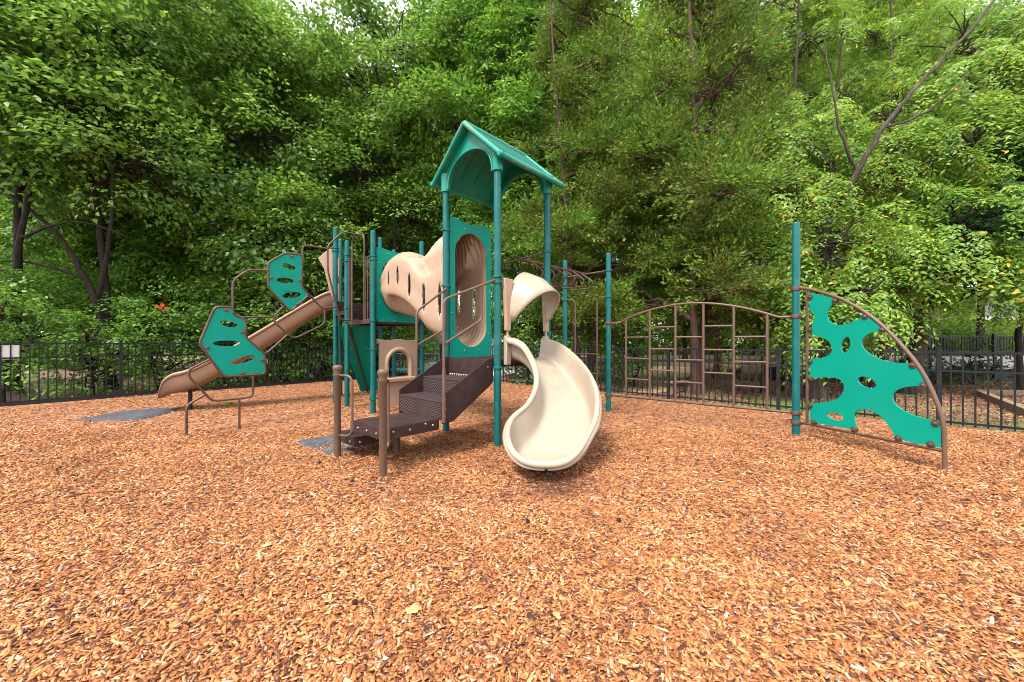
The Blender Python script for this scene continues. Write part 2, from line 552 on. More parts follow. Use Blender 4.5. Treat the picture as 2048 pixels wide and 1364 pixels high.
def chips(n, y0, y1, smin, smax, seed):
    r = np.random.default_rng(seed)
    y = np.sqrt(r.uniform(y0 * y0, y1 * y1, n))
    x = r.uniform(-1.36, 1.36, n) * y
    k = inside(x, y, 0.06)
    x, y = x[k], y[k]
    n = len(x)
    L = r.uniform(smin, smax, n) * r.choice([1, 1, 1, 1.7], n)
    Wd = L * r.uniform(0.24, 0.72, n)
    Wd = np.minimum(Wd, 0.019)
    T = r.uniform(0.0015, 0.005, n)
    yaw = r.uniform(0, 2 * np.pi, n)
    pit = r.normal(0, 0.26, n)
    rol = r.normal(0, 0.36, n)
    cx, sx = np.cos(yaw), np.sin(yaw)
    ax = np.stack([cx * np.cos(pit), sx * np.cos(pit), np.sin(pit)], -1)
    side = np.stack([-sx, cx, np.zeros(n)], -1)
    up = np.cross(ax, side)
    s2 = side * np.cos(rol)[:, None] + up * np.sin(rol)[:, None]
    u2 = np.cross(ax, s2)
    c = np.stack([x, y, mulch_height(x, y) + 0.012 + np.abs(np.sin(pit)) * L * 0.3 + r.uniform(0, 0.012, n)], -1)
    tp = r.uniform(0.35, 1.0, n)[:, None]
    tp2 = r.uniform(0.35, 1.0, n)[:, None]
    hl, hw, ht = L[:, None] / 2, Wd[:, None] / 2, T[:, None] / 2
    skew = r.uniform(-.5, .5, n)[:, None] * hw
    top = [c - ax*hl - s2*hw*tp + u2*ht, c + ax*hl - s2*hw*tp2 + u2*ht + ax*skew, c + ax*hl + s2*hw*tp2 + u2*ht - ax*skew, c - ax*hl + s2*hw*tp + u2*ht]
    bot = [p - u2 * ht * 2 for p in top]
    vs = np.stack(top + bot, 1).reshape(-1, 3)
    base = (np.arange(n) * 8)[:, None]
    f = np.array([[0, 1, 2, 3], [0, 4, 5, 1], [1, 5, 6, 2], [2, 6, 7, 3], [3, 7, 4, 0]])
    fs = (base[:, :, None] + f[None]).reshape(-1, 4)
    return vs, fs

parts = [chips(90000, 1.35, 3.2, 0.009, 0.033, 1), chips(105000, 3.2, 6.0, 0.012, 0.038, 2), chips(70000, 6.0, 13.5, 0.02, 0.05, 3)]
vs_all, fs_all, o_ = [], [], 0
for a, b in parts:
    vs_all.append(a)
    fs_all.append(b + o_)
    o_ += len(a)
tag(np_mesh("wood_chips", np.concatenate(vs_all), np.concatenate(fs_all), M['chips']), "loose orange brown wood chips covering the play area", "mulch", kind="stuff")

# ------------------------------------------------------------------ the play structure: one bolted-together thing
PS = empty("play_structure", tuple(cen), 0, "green, tan and brown playground set with roofed tower, slides and climbers on wood chips", "playground set")
PS_INV = V(*[-c for c in cen])
def add(mb, name, mat, parent=PS, label=None, **k):
    """a part of the play structure (its vertices are given in world coordinates)"""
    off = cen if parent is PS else V(*PART_ORIGIN[parent.name])
    mb.v = [(p[0] - off[0], p[1] - off[1], p[2] - off[2]) for p in mb.v]
    o = mb.build(name, mat, parent, **k)
    PART_ORIGIN[o.name] = tuple(off)
    if label:
        o["label"] = label
    return o
PART_ORIGIN = {}

# bolts share one mesh; each is a small part of its own
_b = MB()
_b.lathe([(1, 0), (1, .45), (.85, .7), (.5, .95)], seg=10)
_o = _b.build("bolt", M['bolt'])
BOLT = _o.data
bpy.data.objects.remove(_o)
_b = MB()
_b.lathe([(1, 0), (1, .24), (.6, .24), (.58, .45), (.3, .68)], seg=16)
TABS = {}
for k_ in ('pipe', 'pipe_light'):
    _o = _b.build("bolt_tab", M[k_])
    TABS[k_] = _o.data
    bpy.data.objects.remove(_o)
BQ = []
def bolt(pos, axis, r=.013, mesh=None):
    BQ.append((V(*pos), V(*axis), r, mesh))
def put_bolts(parent):
    for p, a, r, me in BQ:
        o = bpy.data.objects.new("bolt_tab" if me else "bolt", me or BOLT)
        o.location = tuple(p - cen)
        o.rotation_euler = Vector(a).to_track_quat('Z', 'Y').to_euler()
        o.scale = (r, r, r)
        link(o, parent)
    BQ.clear()

# one post mesh per height, one clamp mesh per colour; copies share them
RP = 0.049
def clamp_mesh(mat, name):
    c = MB()
    c.lathe([(RP + .001, -.018), (RP + .012, -.014), (RP + .014, 0), (RP + .012, .014), (RP + .001, .018)], seg=20)
    c.box((RP + .02, 0, 0), (.016, .011, .013))
    c.box((-RP - .012, 0, 0), (.012, .014, .015))
    c.lathe([(.007, 0), (.007, .008), (.004, .011)], (RP + .02, -.011, 0), 8, (0, -1, 0))
    o = c.build(name, mat)
    me = o.data
    bpy.data.objects.remove(o)
    return me
CL_G = clamp_mesh(M['post'], "clamp")
CL_B = clamp_mesh(M['pipe'], "clamp_brown")

def post(p, h, clamps=(), brown=(), face=0.8, r=RP):
    m = MB()
    m.lathe([(r, -0.15), (r, h - .03), (r * .93, h - .014), (r * .75, h - .004), (r * .4, h)], p, 24)
    o = add(m, "post", M['post'])
    for z, me in [(z, CL_G) for z in clamps] + [(z, CL_B) for z in brown]:
        c = bpy.data.objects.new("clamp", me)
        c.location = (p[0] - cen[0], p[1] - cen[1], z)
        c.rotation_euler = (0, 0, face)
        if me is CL_B:
            c.scale = (1, 1, 1.7)
        link(c, o)
    return o

post(PA, 3.66, (2.22, 2.145, 1.04), face=-.75)
post(PB, 3.66, (3.03, 2.2, 1.08), face=.83)
post(PC, 3.66, (2.95, 2.66, 1.08), face=-2.3)
post(PD, 3.66, (2.73, 2.24, 1.08), face=2.4)
post(PE, 3.44, (2.97, 2.90, 1.76, 1.235, .31), face=.83)
post(PF, 3.44, (2.97, 1.26, 1.76, .31), face=-2.3)
post(PG, 3.44, (1.76,), face=-2.3)
post(PH, 3.44, (3.15, 3.02, 2.06, 1.78), face=-.75)
post(PI_, 3.88, (3.43, 3.36, 2.26), face=.8)
post(PJ, 3.88, (2.26,), face=.8)
post(PK, 3.88, (2.26,), face=.8)
post(PM, 3.05, (2.72, 2.22), (1.725, .36), face=-.74)
post(PN, 3.05, (2.70, 2.23), face=-.74)
post(PR, 3.08, (), (2.13, 1.735, .36, .225), face=-1.27, r=.05)

# ---- decks
def deck(corners, z, name="deck", th=.05):
    m = MB()
    c = sum(corners) / len(corners)
    pts = [c + (p - c) * 1.0 for p in corners]
    fr = (V(0, 0, z - th / 2), V(1, 0, 0), V(0, 1, 0), Z)
    m.prism([(p[0], p[1]) for p in pts], fr, th)
    n = len(pts)
    for i in range(n):                                  # folded rim below the plate
        a, b = pts[i], pts[(i + 1) % n]
        d = unit(b - a)
        mid = (a + b) / 2
        m.box((mid[0], mid[1], z - th - .02), (np.linalg.norm(b - a) / 2 - .055, .012, .02), (d, np.cross(Z, d), Z))
    k = 7
    for i in range(1, k):                               # rows of drain slots show as shallow ridges
        a = pts[0] + (pts[1] - pts[0]) * i / k
        b = (pts[3] + (pts[2] - pts[3]) * i / k) if n == 4 else (pts[2] + (pts[1] - pts[2]) * i / k)
        m.box((*(((a + b) / 2)[:2]), z + .003), (np.linalg.norm(b - a) / 2 * .86, .012, .003), (unit(b - a), np.cross(Z, unit(b - a)), Z))
    return add(m, name, M['vinyl'], bevel=.004)
deck([PA, PD, PC, PB], 1.135)
deck([PE, PF, PG, PH], 1.79, th=.04)
deck([PH, PG, PJ, PI_], 2.02, "step_deck")
deck([PI_, PJ, PK], 2.25)
m = MB()                                               # risers between the upper decks
for a, b, z0, z1 in ((PH, PG, 1.735, 1.965), (PI_, PJ, 2.025, 2.2)):
    d = unit(b - a)
    m.box((*((a + b) / 2)[:2], (z0 + z1) / 2), (np.linalg.norm(b - a) / 2 - .06, .008, (z1 - z0) / 2), (d, np.cross(Z, d), Z))
add(m, "riser", M['vinyl'])

# ---- roof: two gables with arches, two ribbed slopes with rolled edges, four collars
roof_frame_f = (PA, VV, Z, U)
span = 1.07
ZE, ZR = 3.72, 4.37
def gable(base):
    out = [(-.075, 3.60), (-.075, 3.80), (span / 2, 4.31), (span + .075, 3.80), (span + .075, 3.60), (span - .06, 3.60)]
    arch = [(span / 2 + (span / 2 - .06 - .02) * math.cos(a), 3.66 + .37 * math.sin(a)) for a in np.linspace(0, math.pi, 22)]
    out += [(span - .075, 3.64)] + arch + [(.075, 3.64), (.06, 3.60)]
    m = MB()
    m.prism(out, (base, VV, Z, U), .045)
    rim = [base + s * VV + z * Z - .025 * U for s, z in arch]
    m.tube([rim[0] - .05 * Z] + rim + [rim[-1] - .05 * Z], .012, 8)
    for s in (0, span):
        m.lathe([(.062, 3.585), (.07, 3.59), (.07, 3.68), (.078, 3.76), (.095, 3.84)], base + s * VV, 20)
    return m
roof = None
m = MB()
ov, oe = .11, .168
ridge0, ridge1 = PA + VV * span / 2 - U * ov, PA + VV * span / 2 + U * (span + ov)
rows = 7
EAVES = []
for sgn in (-1, 1):
    # shingle-like stepped slope: from ridge to eave
    prof = []
    half = span / 2 + oe
    for i in range(rows):
        t0, t1 = i / rows, (i + 1) / rows
        prof.append((t0 * half, ZR - t0 * (ZR - ZE) + .006))
        prof.append((t1 * half, ZR - t1 * (ZR - ZE) + .022))
    under = [(half, ZE - .035), (0, ZR - .045)]
    ring = prof + under
    rings = []
    for k in np.linspace(0, 1, 9):
        o_ = ridge0 + (ridge1 - ridge0) * k
        rings.append([o_ + sgn * s * VV + z * Z for s, z in ring])
    m.loft(rings, closed=True, caps=True)
    for base in (ridge0, ridge1):                        # rolled rake edges
        m.tube([base + ZR * Z, base + sgn * half * VV + ZE * Z], .034, 12)
        m.lathe([(.0, -.045), (.03, -.04), (.045, -.015), (.045, .015), (.03, .04), (.0, .045)], base + sgn * half * VV + ZE * Z, 12, U)
    EAVES.append([ridge0 + sgn * half * VV + ZE * Z, ridge1 + sgn * half * VV + ZE * Z])
    for k in (.3, .5, .7):                               # ribs on the underside
        o_ = ridge0 + (ridge1 - ridge0) * k
        m.tube([o_ + sgn * .12 * VV + (ZR - .045 - .12 * (ZR - ZE) / half) * Z, o_ + sgn * .5 * VV + (ZR - .05 - .5 * (ZR - ZE) / half) * Z], .012, 8)
m.tube([ridge0 + ZR * Z, ridge1 + ZR * Z], .042, 12)
roof = add(m, "roof", M['roof'], label="ridged gable roof with rolled edges")
M['eave'] = plain("weathered_roof_edge", (0.003, 0.22, 0.155), 0.5, 0.1, 3, 0.2, 60, dirt=((0.24, 0.13, 0.05), 1.0, 9))
for a, b in EAVES:
    m = MB()
    m.tube([a + (b - a) * k / 12 for k in range(13)], .037, 12)
    add(m, "eave_roll", M['eave'], roof)
add(gable(PA), "gable", M['roof'], roof)
add(gable(PD), "gable", M['roof'], roof)

# ---- tunnel
def ip(xs, ys, x):
    return float(np.interp(x, xs, ys))
def smooth_ip(xs, ys):
    pts = catmull([V(a, b, 0) for a, b in zip(xs, ys)], 10)
    return [p[0] for p in pts], [p[1] for p in pts]
ss = [0, .3, .7, .95, 1.27, 1.6, 1.95, 2.17]
sT = [0, .12, .5, .8, 1.08, 1.27, 1.48, 1.75, 2.17]
ZT = smooth_ip(sT, [3.08, 3.17, 3.19, 3.12, 2.94, 2.87, 2.98, 3.05, 3.0])
ZS = smooth_ip(ss, [2.78, 2.56, 2.42, 2.52, 2.78, 2.84, 2.72, 2.6])
ZL = smooth_ip(ss, [1.60, 1.60, 1.72, 1.9, 2.10, 2.22, 2.26, 2.3])
ZB = smooth_ip(ss, [1.29, 1.35, 1.50, 1.62, 1.76, 1.86, 1.93, 1.95])
HW = smooth_ip(ss, [.335, .35, .36, .37, .38, .38, .36, .34])
NS = 180
rings = []
for i in range(NS):
    s = 2.17 * i / (NS - 1)
    zt, zs, zl, zb, hw = [ip(*c, s) for c in (ZT, ZS, ZL, ZB, HW)]
    ctrl = [(0, zt), (-hw * .62, zt - (zt - zs) * .30), (-hw, zs), (-hw * 1.02, (zs + zl) / 2), (-hw, zl), (-hw * .6, zb + (zl - zb) * .26), (0, zb),
            (hw * .6, zb + (zl - zb) * .26), (hw, zl), (hw * 1.02, (zs + zl) / 2), (hw, zs), (hw * .62, zt - (zt - zs) * .30)]
    e = ip([0, .12, .35, .95, 1.2], [0, 0, 1, 1, 0], s)              # a ledge below the ribbed top near the tower
    g_ = ip([.8, 1.05, 1.85, 2.05], [0, 1, 1, 0], s)                 # the ribbed belly is set back near the second deck
    for k, sg in ((1, -1), (11, 1)):
        ctrl[k] = (ctrl[k][0] * (1 - e) + sg * hw * .50 * e, ctrl[k][1] * (1 - e) + (zs + .10) * e)
    for k, sg in ((5, -1), (7, 1)):
        ctrl[k] = (ctrl[k][0] * (1 - g_) + sg * hw * .58 * g_, ctrl[k][1] * (1 - g_) + (zl - .05) * g_)
    if e > .01:
        ctrl.insert(12, (hw * .42, zs * (1 - .5) + zt * .5 + .1 * (zt - zs)))
        ctrl.insert(1, (-hw * .42, zs * (1 - .5) + zt * .5 + .1 * (zt - zs)))
        ctrl = ctrl if e > .01 else ctrl
    else:
        ctrl.insert(12, (hw * .32, zt - (zt - zs) * .09))
        ctrl.insert(1, (-hw * .32, zt - (zt - zs) * .09))
    pts = catmull([V(a, b, 0) for a, b in ctrl], 8, True)
    rib = .5 + .5 * math.sin(s * 2 * math.pi / .082)
    ring = []
    for p in pts:
        a, z = p[0], p[1]
        k = kz = 0
        w = min(1, abs(a) / (hw * .25)) * (1 if a > 0 else -1)
        if z > zs + .12 and s < 1.1:                                     # finger ribs on the raised top
            fade = min(1, s / .06, (1.1 - s) / .2)
            k, kz = .014 * rib * fade * w, .014 * rib * fade
        if z < zl - .02 and s > .04:                                     # and under the belly
            fade = min(1, (s - .04) / .1, (2.1 - s) / .1, (zl - .02 - z) / .06)
            k, kz = .015 * rib * fade * w, -.015 * rib * fade
        ring.append(PB + VV * s + U * (.5 + a + k) + Z * (z + kz))
    rings.append(ring)
# openings in the side walls
slots = [(.33, 2.02, .05, .27), (.74, 2.10, .05, .24), (1.14, 2.33, .048, .21), (1.50, 2.53, .045, .17), (1.83, 2.52, .036, .14)]
m = MB()
m.loft(rings, closed=True)
def in_slot(q):
    d = q - PB
    s = float(np.dot(d, VV))
    for s0, z0, a, b in slots:
        if ((s - s0) / (a * .85)) ** 2 + ((q[2] - z0) / (b * .97)) ** 2 < 1:
            return True
    return False
keep = []
for f in m.f:
    c = sum(np.asarray(m.v[i]) for i in f) / 4
    lat = abs(float(np.dot(c - PB, U)) - .5)
    if lat > .25 and in_slot(c):
        continue
    keep.append(f)
m.f = keep
tunnel = add(m, "tunnel", M['tan'], label="tan crawl tunnel with oval slots", solid=.012, smooth=60)
m = MB()
for s0, z0, a, b in slots:
    hw = ip(*HW, s0)
    zs_, zl_ = ip(*ZS, s0), ip(*ZL, s0)
    for sg in (-1, 1):
        ringp = []
        for th in np.linspace(0, 2 * math.pi, 28, endpoint=False):
            s, z = s0 + a * math.cos(th) * 1.15, z0 + b * math.sin(th)
            h = ip(*HW, s)
            zs_, zl_ = ip(*ZS, s), ip(*ZL, s)
            t = (z - zl_) / (zs_ - zl_)
            hh = h * (1 + .02 * (1 - abs(2 * t - 1))) if 0 <= t <= 1 else h * (1 - .9 * (t - 1 if t > 1 else -t) ** 1.5)
            ringp.append(PB + VV * s + U * (.5 + sg * (hh + .004)) + Z * z)
        m = MB()
        m.tube(ringp, .011, 8, closed=True)
        add(m, "slot_rim", M['cream'], tunnel)

def wavy_top(a, b, z, amp, n=24, drop=0.0):
    return [(a + (b - a) * k / n, z + amp * math.sin(2 * math.pi * k / n * 1.25 + 1.2) - drop * k / n) for k in range(n + 1)]
hole = []
for th in np.linspace(0, 2 * math.pi, 48, endpoint=False):
    x, y = math.cos(th), math.sin(th)
    hole.append((.5 + .332 * x, (2.74 if y > 0 else 1.63) + .338 * y))
m = MB()
m.prism([(.065, 1.10), (.935, 1.12)] + wavy_top(.065, .935, 3.235, .02)[::-1], (PB, U, Z, VV), .02, [hole])
tp = add(m, "tunnel_panel", M['panel'], bevel=.003, label="green panel round the tall tunnel mouth")
m = MB()
for s, z in [(.152, 2.885), (.357, 3.12), (.651, 3.12), (.855, 2.892), (.888, 2.586), (.888, 2.19), (.888, 1.821), (.864, 1.508), (.651, 1.24), (.354, 1.24), (.145, 1.498), (.111, 1.808), (.111, 2.19), (.111, 2.567)]:
    bolt(PB + U * s + Z * z - VV * .01, -VV, .013)
put_bolts(tp)
hole2 = []
for th in np.linspace(0, 2 * math.pi, 40, endpoint=False):
    x, y = math.cos(th), math.sin(th)
    hole2.append((.5 + .325 * x, (2.66 if y > 0 else 2.28) + .325 * y))
m = MB()
m.prism([(.065, 1.735), (1.0, 1.735)] + wavy_top(.065, 1.0, 3.13, .018)[::-1], (PE, U, Z, VV), .02, [hole2])
ep = add(m, "tunnel_panel", M['panel'], bevel=.003)
m = MB()
for s, z in [(.12, 2.86), (.12, 2.5), (.12, 2.1), (.2, 1.78), (.45, 1.78), (.7, 1.78), (.3, 3.06), (.6, 3.08)]:
    bolt(PE + U * s + Z * z - VV * .01, -VV, .013)
put_bolts(ep)

# ---- shop window panel under the second deck
out = [(.067, 1.421)] + [(.067 + .916 * k / 20, 1.412 + .012 * math.cos(k / 20 * 4 * math.pi)) for k in range(1, 20)] + [(.983, 1.421), (.975, 1.36), (.93, 1.34), (.925, .60), (.955, .52), (.955, .13), (.66, .12), (.28, .14), (.10, .13), (.10, .55), (.125, .62), (.125, 1.33), (.085, 1.36)]
arch = [(.527 + .222 * math.cos(a), .95 + .235 * math.sin(a)) for a in np.linspace(0, math.pi, 20)]
m = MB()
m.prism(out, (PE, U, Z, VV), .035, [arch + [(.305, .69), (.749, .69)]])
wp = add(m, "window_panel", M['tan'], bevel=.008, label="tan shop window panel with arched opening")
m = MB()
rim = [PE + U * (.527 + .262 * math.cos(a)) + Z * (.95 + .275 * math.sin(a)) - VV * .02 for a in np.linspace(0, math.pi, 24)]
m.tube([PE + U * .789 + Z * .67 - VV * .02] + rim + [PE + U * .265 + Z * .67 - VV * .02], .042, 12)
add(m, "arch_rim", M['tan'], wp)
m = MB()
m.box(PE + U * .58 + Z * .645 - VV * .09, (.37, .085, .035), (U, VV, Z))
add(m, "sill", M['tan'], wp, bevel=.012)

# ---- stairs with transfer platform
mid = (PA + PB) / 2
def st(a, b, z=0.0):
    return mid - U * a + VV * b + Z * z
sf = lambda b: (mid + VV * b, -U, Z, VV)
poly = [(.02, 1.16), (.10, 1.15), (.845, .745), (.845, .43), (.69, .435), (.055, .82), (.02, .86)]
stairs_root = MB()
stairs_root.prism(poly, sf(-.47), .012)
stairs_root.prism(poly, sf(.43), .012)
for b in (-.47, .43):                                   # turned-out flange along the top edge
    stairs_root.tube([st(.10, b, 1.15), st(.845, b, .745)], .009, 6)
stairs = add(stairs_root, "stairs", M['vinyl'], bevel=.002)
def tread(a0, a1, b0, b1, z, skirt, perf=True):
    m = MB()
    m.box(st((a0 + a1) / 2, (b0 + b1) / 2, z - .012), ((a1 - a0) / 2, (b1 - b0) / 2, .012), (-U, VV, Z))
    if skirt:
        m.box(st(a1 - .006, (b0 + b1) / 2, z - .024 - skirt / 2), (.006, (b1 - b0) / 2 - .001, skirt / 2), (-U, VV, Z))
    return m
def perforated(name, base):
    """diamond grid of punched holes, laid along the treads and up the risers"""
    m, n, b = new_mat(name)
    t = n.nodes.new("ShaderNodeTexCoord")
    outs = []
    for d in (U + VV + Z, U - VV + Z):
        dp = n.nodes.new("ShaderNodeVectorMath")
        dp.operation = 'DOT_PRODUCT'
        dp.inputs[1].default_value = tuple(d * 2 * math.pi / .040)
        n.links.new(t.outputs["Object"], dp.inputs[0])
        sn = n.nodes.new("ShaderNodeMath")
        sn.operation = 'SINE'
        n.links.new(dp.outputs["Value"], sn.inputs[0])
        outs.append(sn.outputs[0])
    mn = n.nodes.new("ShaderNodeMath")
    mn.operation = 'MINIMUM'
    n.links.new(outs[0], mn.inputs[0])
    n.links.new(outs[1], mn.inputs[1])
    r = ramp(n, [(0.15, base), (0.4, (0.008, 0.005, 0.005))])
    n.links.new(mn.outputs[0], r.inputs[0])
    n.links.new(r.outputs[0], b.inputs["Base Color"])
    b.inputs["Roughness"].default_value = 0.5
    b.inputs["Specular IOR Level"].default_value = 0.15
    bp = n.nodes.new("ShaderNodeBump")
    bp.inputs["Distance"].default_value = 0.006
    bp.invert = True
    n.links.new(mn.outputs[0], bp.inputs["Height"])
    n.links.new(bp.outputs[0], b.inputs["Normal"])
    return m
M['perf'] = perforated("perforated_brown_plate", (0.05, 0.03, 0.03))
for a0, a1, z, sk in ((.12, .48, .905, .20), (.46, .845, .69, .195)):
    o = add(tread(a0, a1, -.462, .422, z, sk), "tread", M['perf'], stairs, bevel=.003)
m = MB()
for b in (-.478,):
    for a, z in ((.80, .50), (.80, .60), (.80, .71), (.12, 1.05)):
        bolt(st(a, b, z), -VV, .010)
for b in (-.3, 0, .25):
    bolt(st(-.0, b, 1.09) - U * .03, -U, .010)
put_bolts(stairs)
# front of the deck behind the stairs
m = MB()
m.box(st(.03, -.02, 1.02), (.012, .44, .1), (-U, VV, Z))
add(m, "deck_front", M['vinyl'])

def platform(a0, a1, b0, b1, z, skirt, slots_n):
    m = MB()
    w = (b1 - b0) / slots_n
    for k in range(slots_n):                             # planks divided by zigzag slots
        m.box(st((a0 + a1) / 2, b0 + w * (k + .5), z - .012), ((a1 - a0) / 2, w / 2 - .006, .012), (-U, VV, Z))
    m.box(st((a0 + a1) / 2, (b0 + b1) / 2, z - .03), ((a1 - a0) / 2 - .01, (b1 - b0) / 2 - .01, .005), (-U, VV, Z))
    for a in (a0, a1):
        m.box(st(a, (b0 + b1) / 2, z - skirt / 2), (.009, (b1 - b0) / 2, skirt / 2), (-U, VV, Z))
    for b in (b0, b1):
        m.box(st((a0 + a1) / 2, b, z - skirt / 2 - .0015), ((a1 - a0) / 2 - .009, .009, skirt / 2 - .0015), (-U, VV, Z))
    return m
pf = add(platform(.862, 1.55, -.43, .23, .49, .125, 4), "transfer_platform", M['vinyl'], bevel=.004)
m = MB()
for a, z in ((.95, .43), (1.05, .46), (1.25, .43), (1.45, .44), (1.5, .41)):
    bolt(st(a, -.44, z), -VV, .013)
for b in (-.3, -.1, .1):
    bolt(st(1.56, b, .42), -U, .013)
put_bolts(pf)
ls = add(platform(.90, 1.52, .27, .72, .28, .11, 3), "lower_step", M['vinyl'], bevel=.004)
m = MB()
for a in (1.0, 1.25, 1.46):
    bolt(st(a, .26, .215), -VV, .014)
for b in (.36, .6):
    bolt(st(1.53, b, .215), -U, .014)
put_bolts(ls)
for a, b, z in ((1.07, .12, .46), (1.2, .5, .25)):
    m = MB()
    m.tube([st(a, b, -.1), st(a, b, z)], .042, 16)
    add(m, "platform_leg", M['pipe'])
P1, P2 = V(-2.013, 4.47, 0), V(-1.275, 3.83, 0)
for p, tgt in ((P1, st(1.56, .245)), (P2, st(1.50, -.44))):
    m = MB()
    m.lathe([(.037, -.12), (.037, .98), (.041, .985), (.041, 1.0), (.040, 1.02), (.047, 1.045), (.054, 1.065), (.054, 1.085), (.046, 1.1), (.028, 1.108), (.01, 1.11)], p, 24)
    o = add(m, "grab_post", M['pipe_light'])
    d = unit(V(tgt[0] - p[0], tgt[1] - p[1], 0))
    w = float(np.linalg.norm(V(tgt[0] - p[0], tgt[1] - p[1], 0)))
    m = MB()
    m.tube(round_path([p + .99 * Z, p + d * w + .99 * Z, p + d * w + .30 * Z, p + .30 * Z], .11, 7), .0145, 10)
    add(m, "grab_loop", M['pipe_light'], o)
    m = MB()
    m.box(p + d * (w + .0) + Z * .42, (.022, .008, .06), (d, np.cross(Z, d), Z))
    m.lathe([(.012, 0), (.012, .008), (.006, .013)], p + d * w + Z * .40 - np.cross(Z, d) * -.008, 10, np.cross(Z, d) * -1)
    add(m, "bracket", M['pipe_light'], o)

# stair handrails
def rail(paths, name="handrail", r=.0165, mat='pipe_light', fr=.07):
    m = MB()
    for p in paths:
        m.tube(round_path(p, fr, 6), r, 10)
    return add(m, name, M[mat])
b = -.495
hr = rail([[st(.837, b, .45), st(.837, b, 1.86), st(0.03, -.535, 2.18)],
           [st(.82, b, 1.355), st(.24, b, 1.655), st(.24, b, 2.07)]])
m = MB()
m.tube([st(.837, b, .45), st(.837, b, 1.06)], .021, 12)
add(m, "rail_sleeve", M['pipe_light'], hr)
b = .46
hr2 = rail([[st(.56, b, .62), st(.56, b, 1.79), st(.02, .49, 2.16)],
            [st(.55, b, 1.33), st(.05, .49, 1.56), st(.05, .49, 2.13)]])
m = MB()
m.tube([st(.56, b, .62), st(.56, b, 1.05)], .021, 12)
add(m, "rail_sleeve", M['pipe_light'], hr2)

# ---- spiral slide: inner rim, outer rim and bed, swept together
inner = catmull([V(-.045, 5.06, 1.41), V(.06, 4.98, 1.38), V(.17, 4.92, 1.30), V(.29, 4.80, 1.06), V(.295, 4.64, .85), V(.185, 4.43, .66), V(.01, 4.28, .53), V(-.045, 4.14, .42), V(-.035, 4.01, .33), V(.015, 3.90, .255), V(.105, 3.81, .205), V(.21, 3.762, .185), V(.315, 3.75, .18)], 8)
outer = catmull([V(.44, 5.70, 1.40), V(.56, 5.64, 1.375), V(.72, 5.52, 1.30), V(.90, 5.26, 1.12), V(1.005, 4.94, .92), V(1.015, 4.61, .71), V(.93, 4.32, .50), V(.82, 4.12, .40), V(.74, 3.99, .33), V(.645, 3.88, .255), V(.54, 3.80, .205), V(.44, 3.76, .185), V(.345, 3.75, .18)], 8)
NSL = len(inner)
depth = [ip([0, .08, .25, .5, .6, .7, .8, .9, 1], [.27, .28, .34, .36, .29, .18, .085, .04, .02], k / (NSL - 1)) for k in range(NSL)]
rings = []
for k in range(NSL):
    a, b = inner[k], outer[k]
    d = V(b[0] - a[0], b[1] - a[1], 0)
    L = np.linalg.norm(d)
    d = d / L
    dz = b[2] - a[2]
    dp = depth[k]
    def pt(f, zz):
        return V(a[0], a[1], 0) + d * L * f + Z * (a[2] + dz * min(max(f, 0), 1) + zz)
    sec = [(-.045, -.05), (-.055, -.018), (-.03, .012), (0, .018), (.03, .0), (.05, -dp * .35), (.075, -dp * .72), (.13, -dp * .95), (.28, -dp), (.5, -dp * 1.02), (.72, -dp), (.87, -dp * .95), (.925, -dp * .72), (.95, -dp * .35), (.97, 0), (1.0, .018), (1.03, .012), (1.055, -.018), (1.045, -.05)]
    sec2 = [tuple(p[:2]) for p in catmull([V(x, y, 0) for x, y in sec], 3)]
    rings.append([pt(x, y) for x, y in sec2])
m = MB()
m.loft(rings)
m = MB()
m.loft(rings)
spiral = add(m, "spiral_slide", M['cream'], smooth=70, solid=.014, label="cream spiral slide curving to the right")
m = MB()
m.tube([V(.345, 4.06, -.1), V(.345, 4.06, .085)], .035, 14)
add(m, "slide_foot", M['black'], spiral)
m = MB()                                               # the rolled rim runs down one side, round the exit and back up
rim = [p + Z * .006 for p in inner[4:]] + [p + Z * .006 for p in outer[-2:3:-1]]
rim = catmull(rim[::3] + [rim[-1]], 3)
m.tube(rim, [.024 + .012 * math.sin(math.pi * k / (len(rim) - 1)) for k in range(len(rim))], 12)
add(m, "slide_rim", M['cream'], spiral, smooth=80)
# entry cheeks, hood pillars and twisted canopy
fd = (PA - VV * .07, U, Z, -VV)
for s in (.115, .94):
    m = MB()
    m.prism([(s - .045, 1.07), (s + .045, 1.07), (s + .05, 1.40), (s + .03, 1.455), (s - .045, 1.455)], fd, .06)
    add(m, "entry_cheek", M['cream'], spiral, bevel=.012)
for s in (.115, .94):
    m = MB()
    m.tube([PA - VV * .07 + U * s + Z * 1.44, PA - VV * .07 + U * s + Z * 1.53], .016, 10)
    w0 = .04
    rr = []
    for z, w in ((1.52, .040), (1.60, .042), (1.78, .05), (1.98, .062), (2.2, .07 if s > .5 else .085)):
        c = PA - VV * .07 + U * s
        rr.append([c + U * (w if sx > 0 else -w) + VV * (.026 * sy) + Z * z for sx, sy in ((-1, -1), (1, -1), (1, 1), (-1, 1))])
    m.loft(rr, closed=True, caps=True)
    add(m, "hood_pillar", M['tan'], spiral, bevel=.008)
m = MB()
rings = []
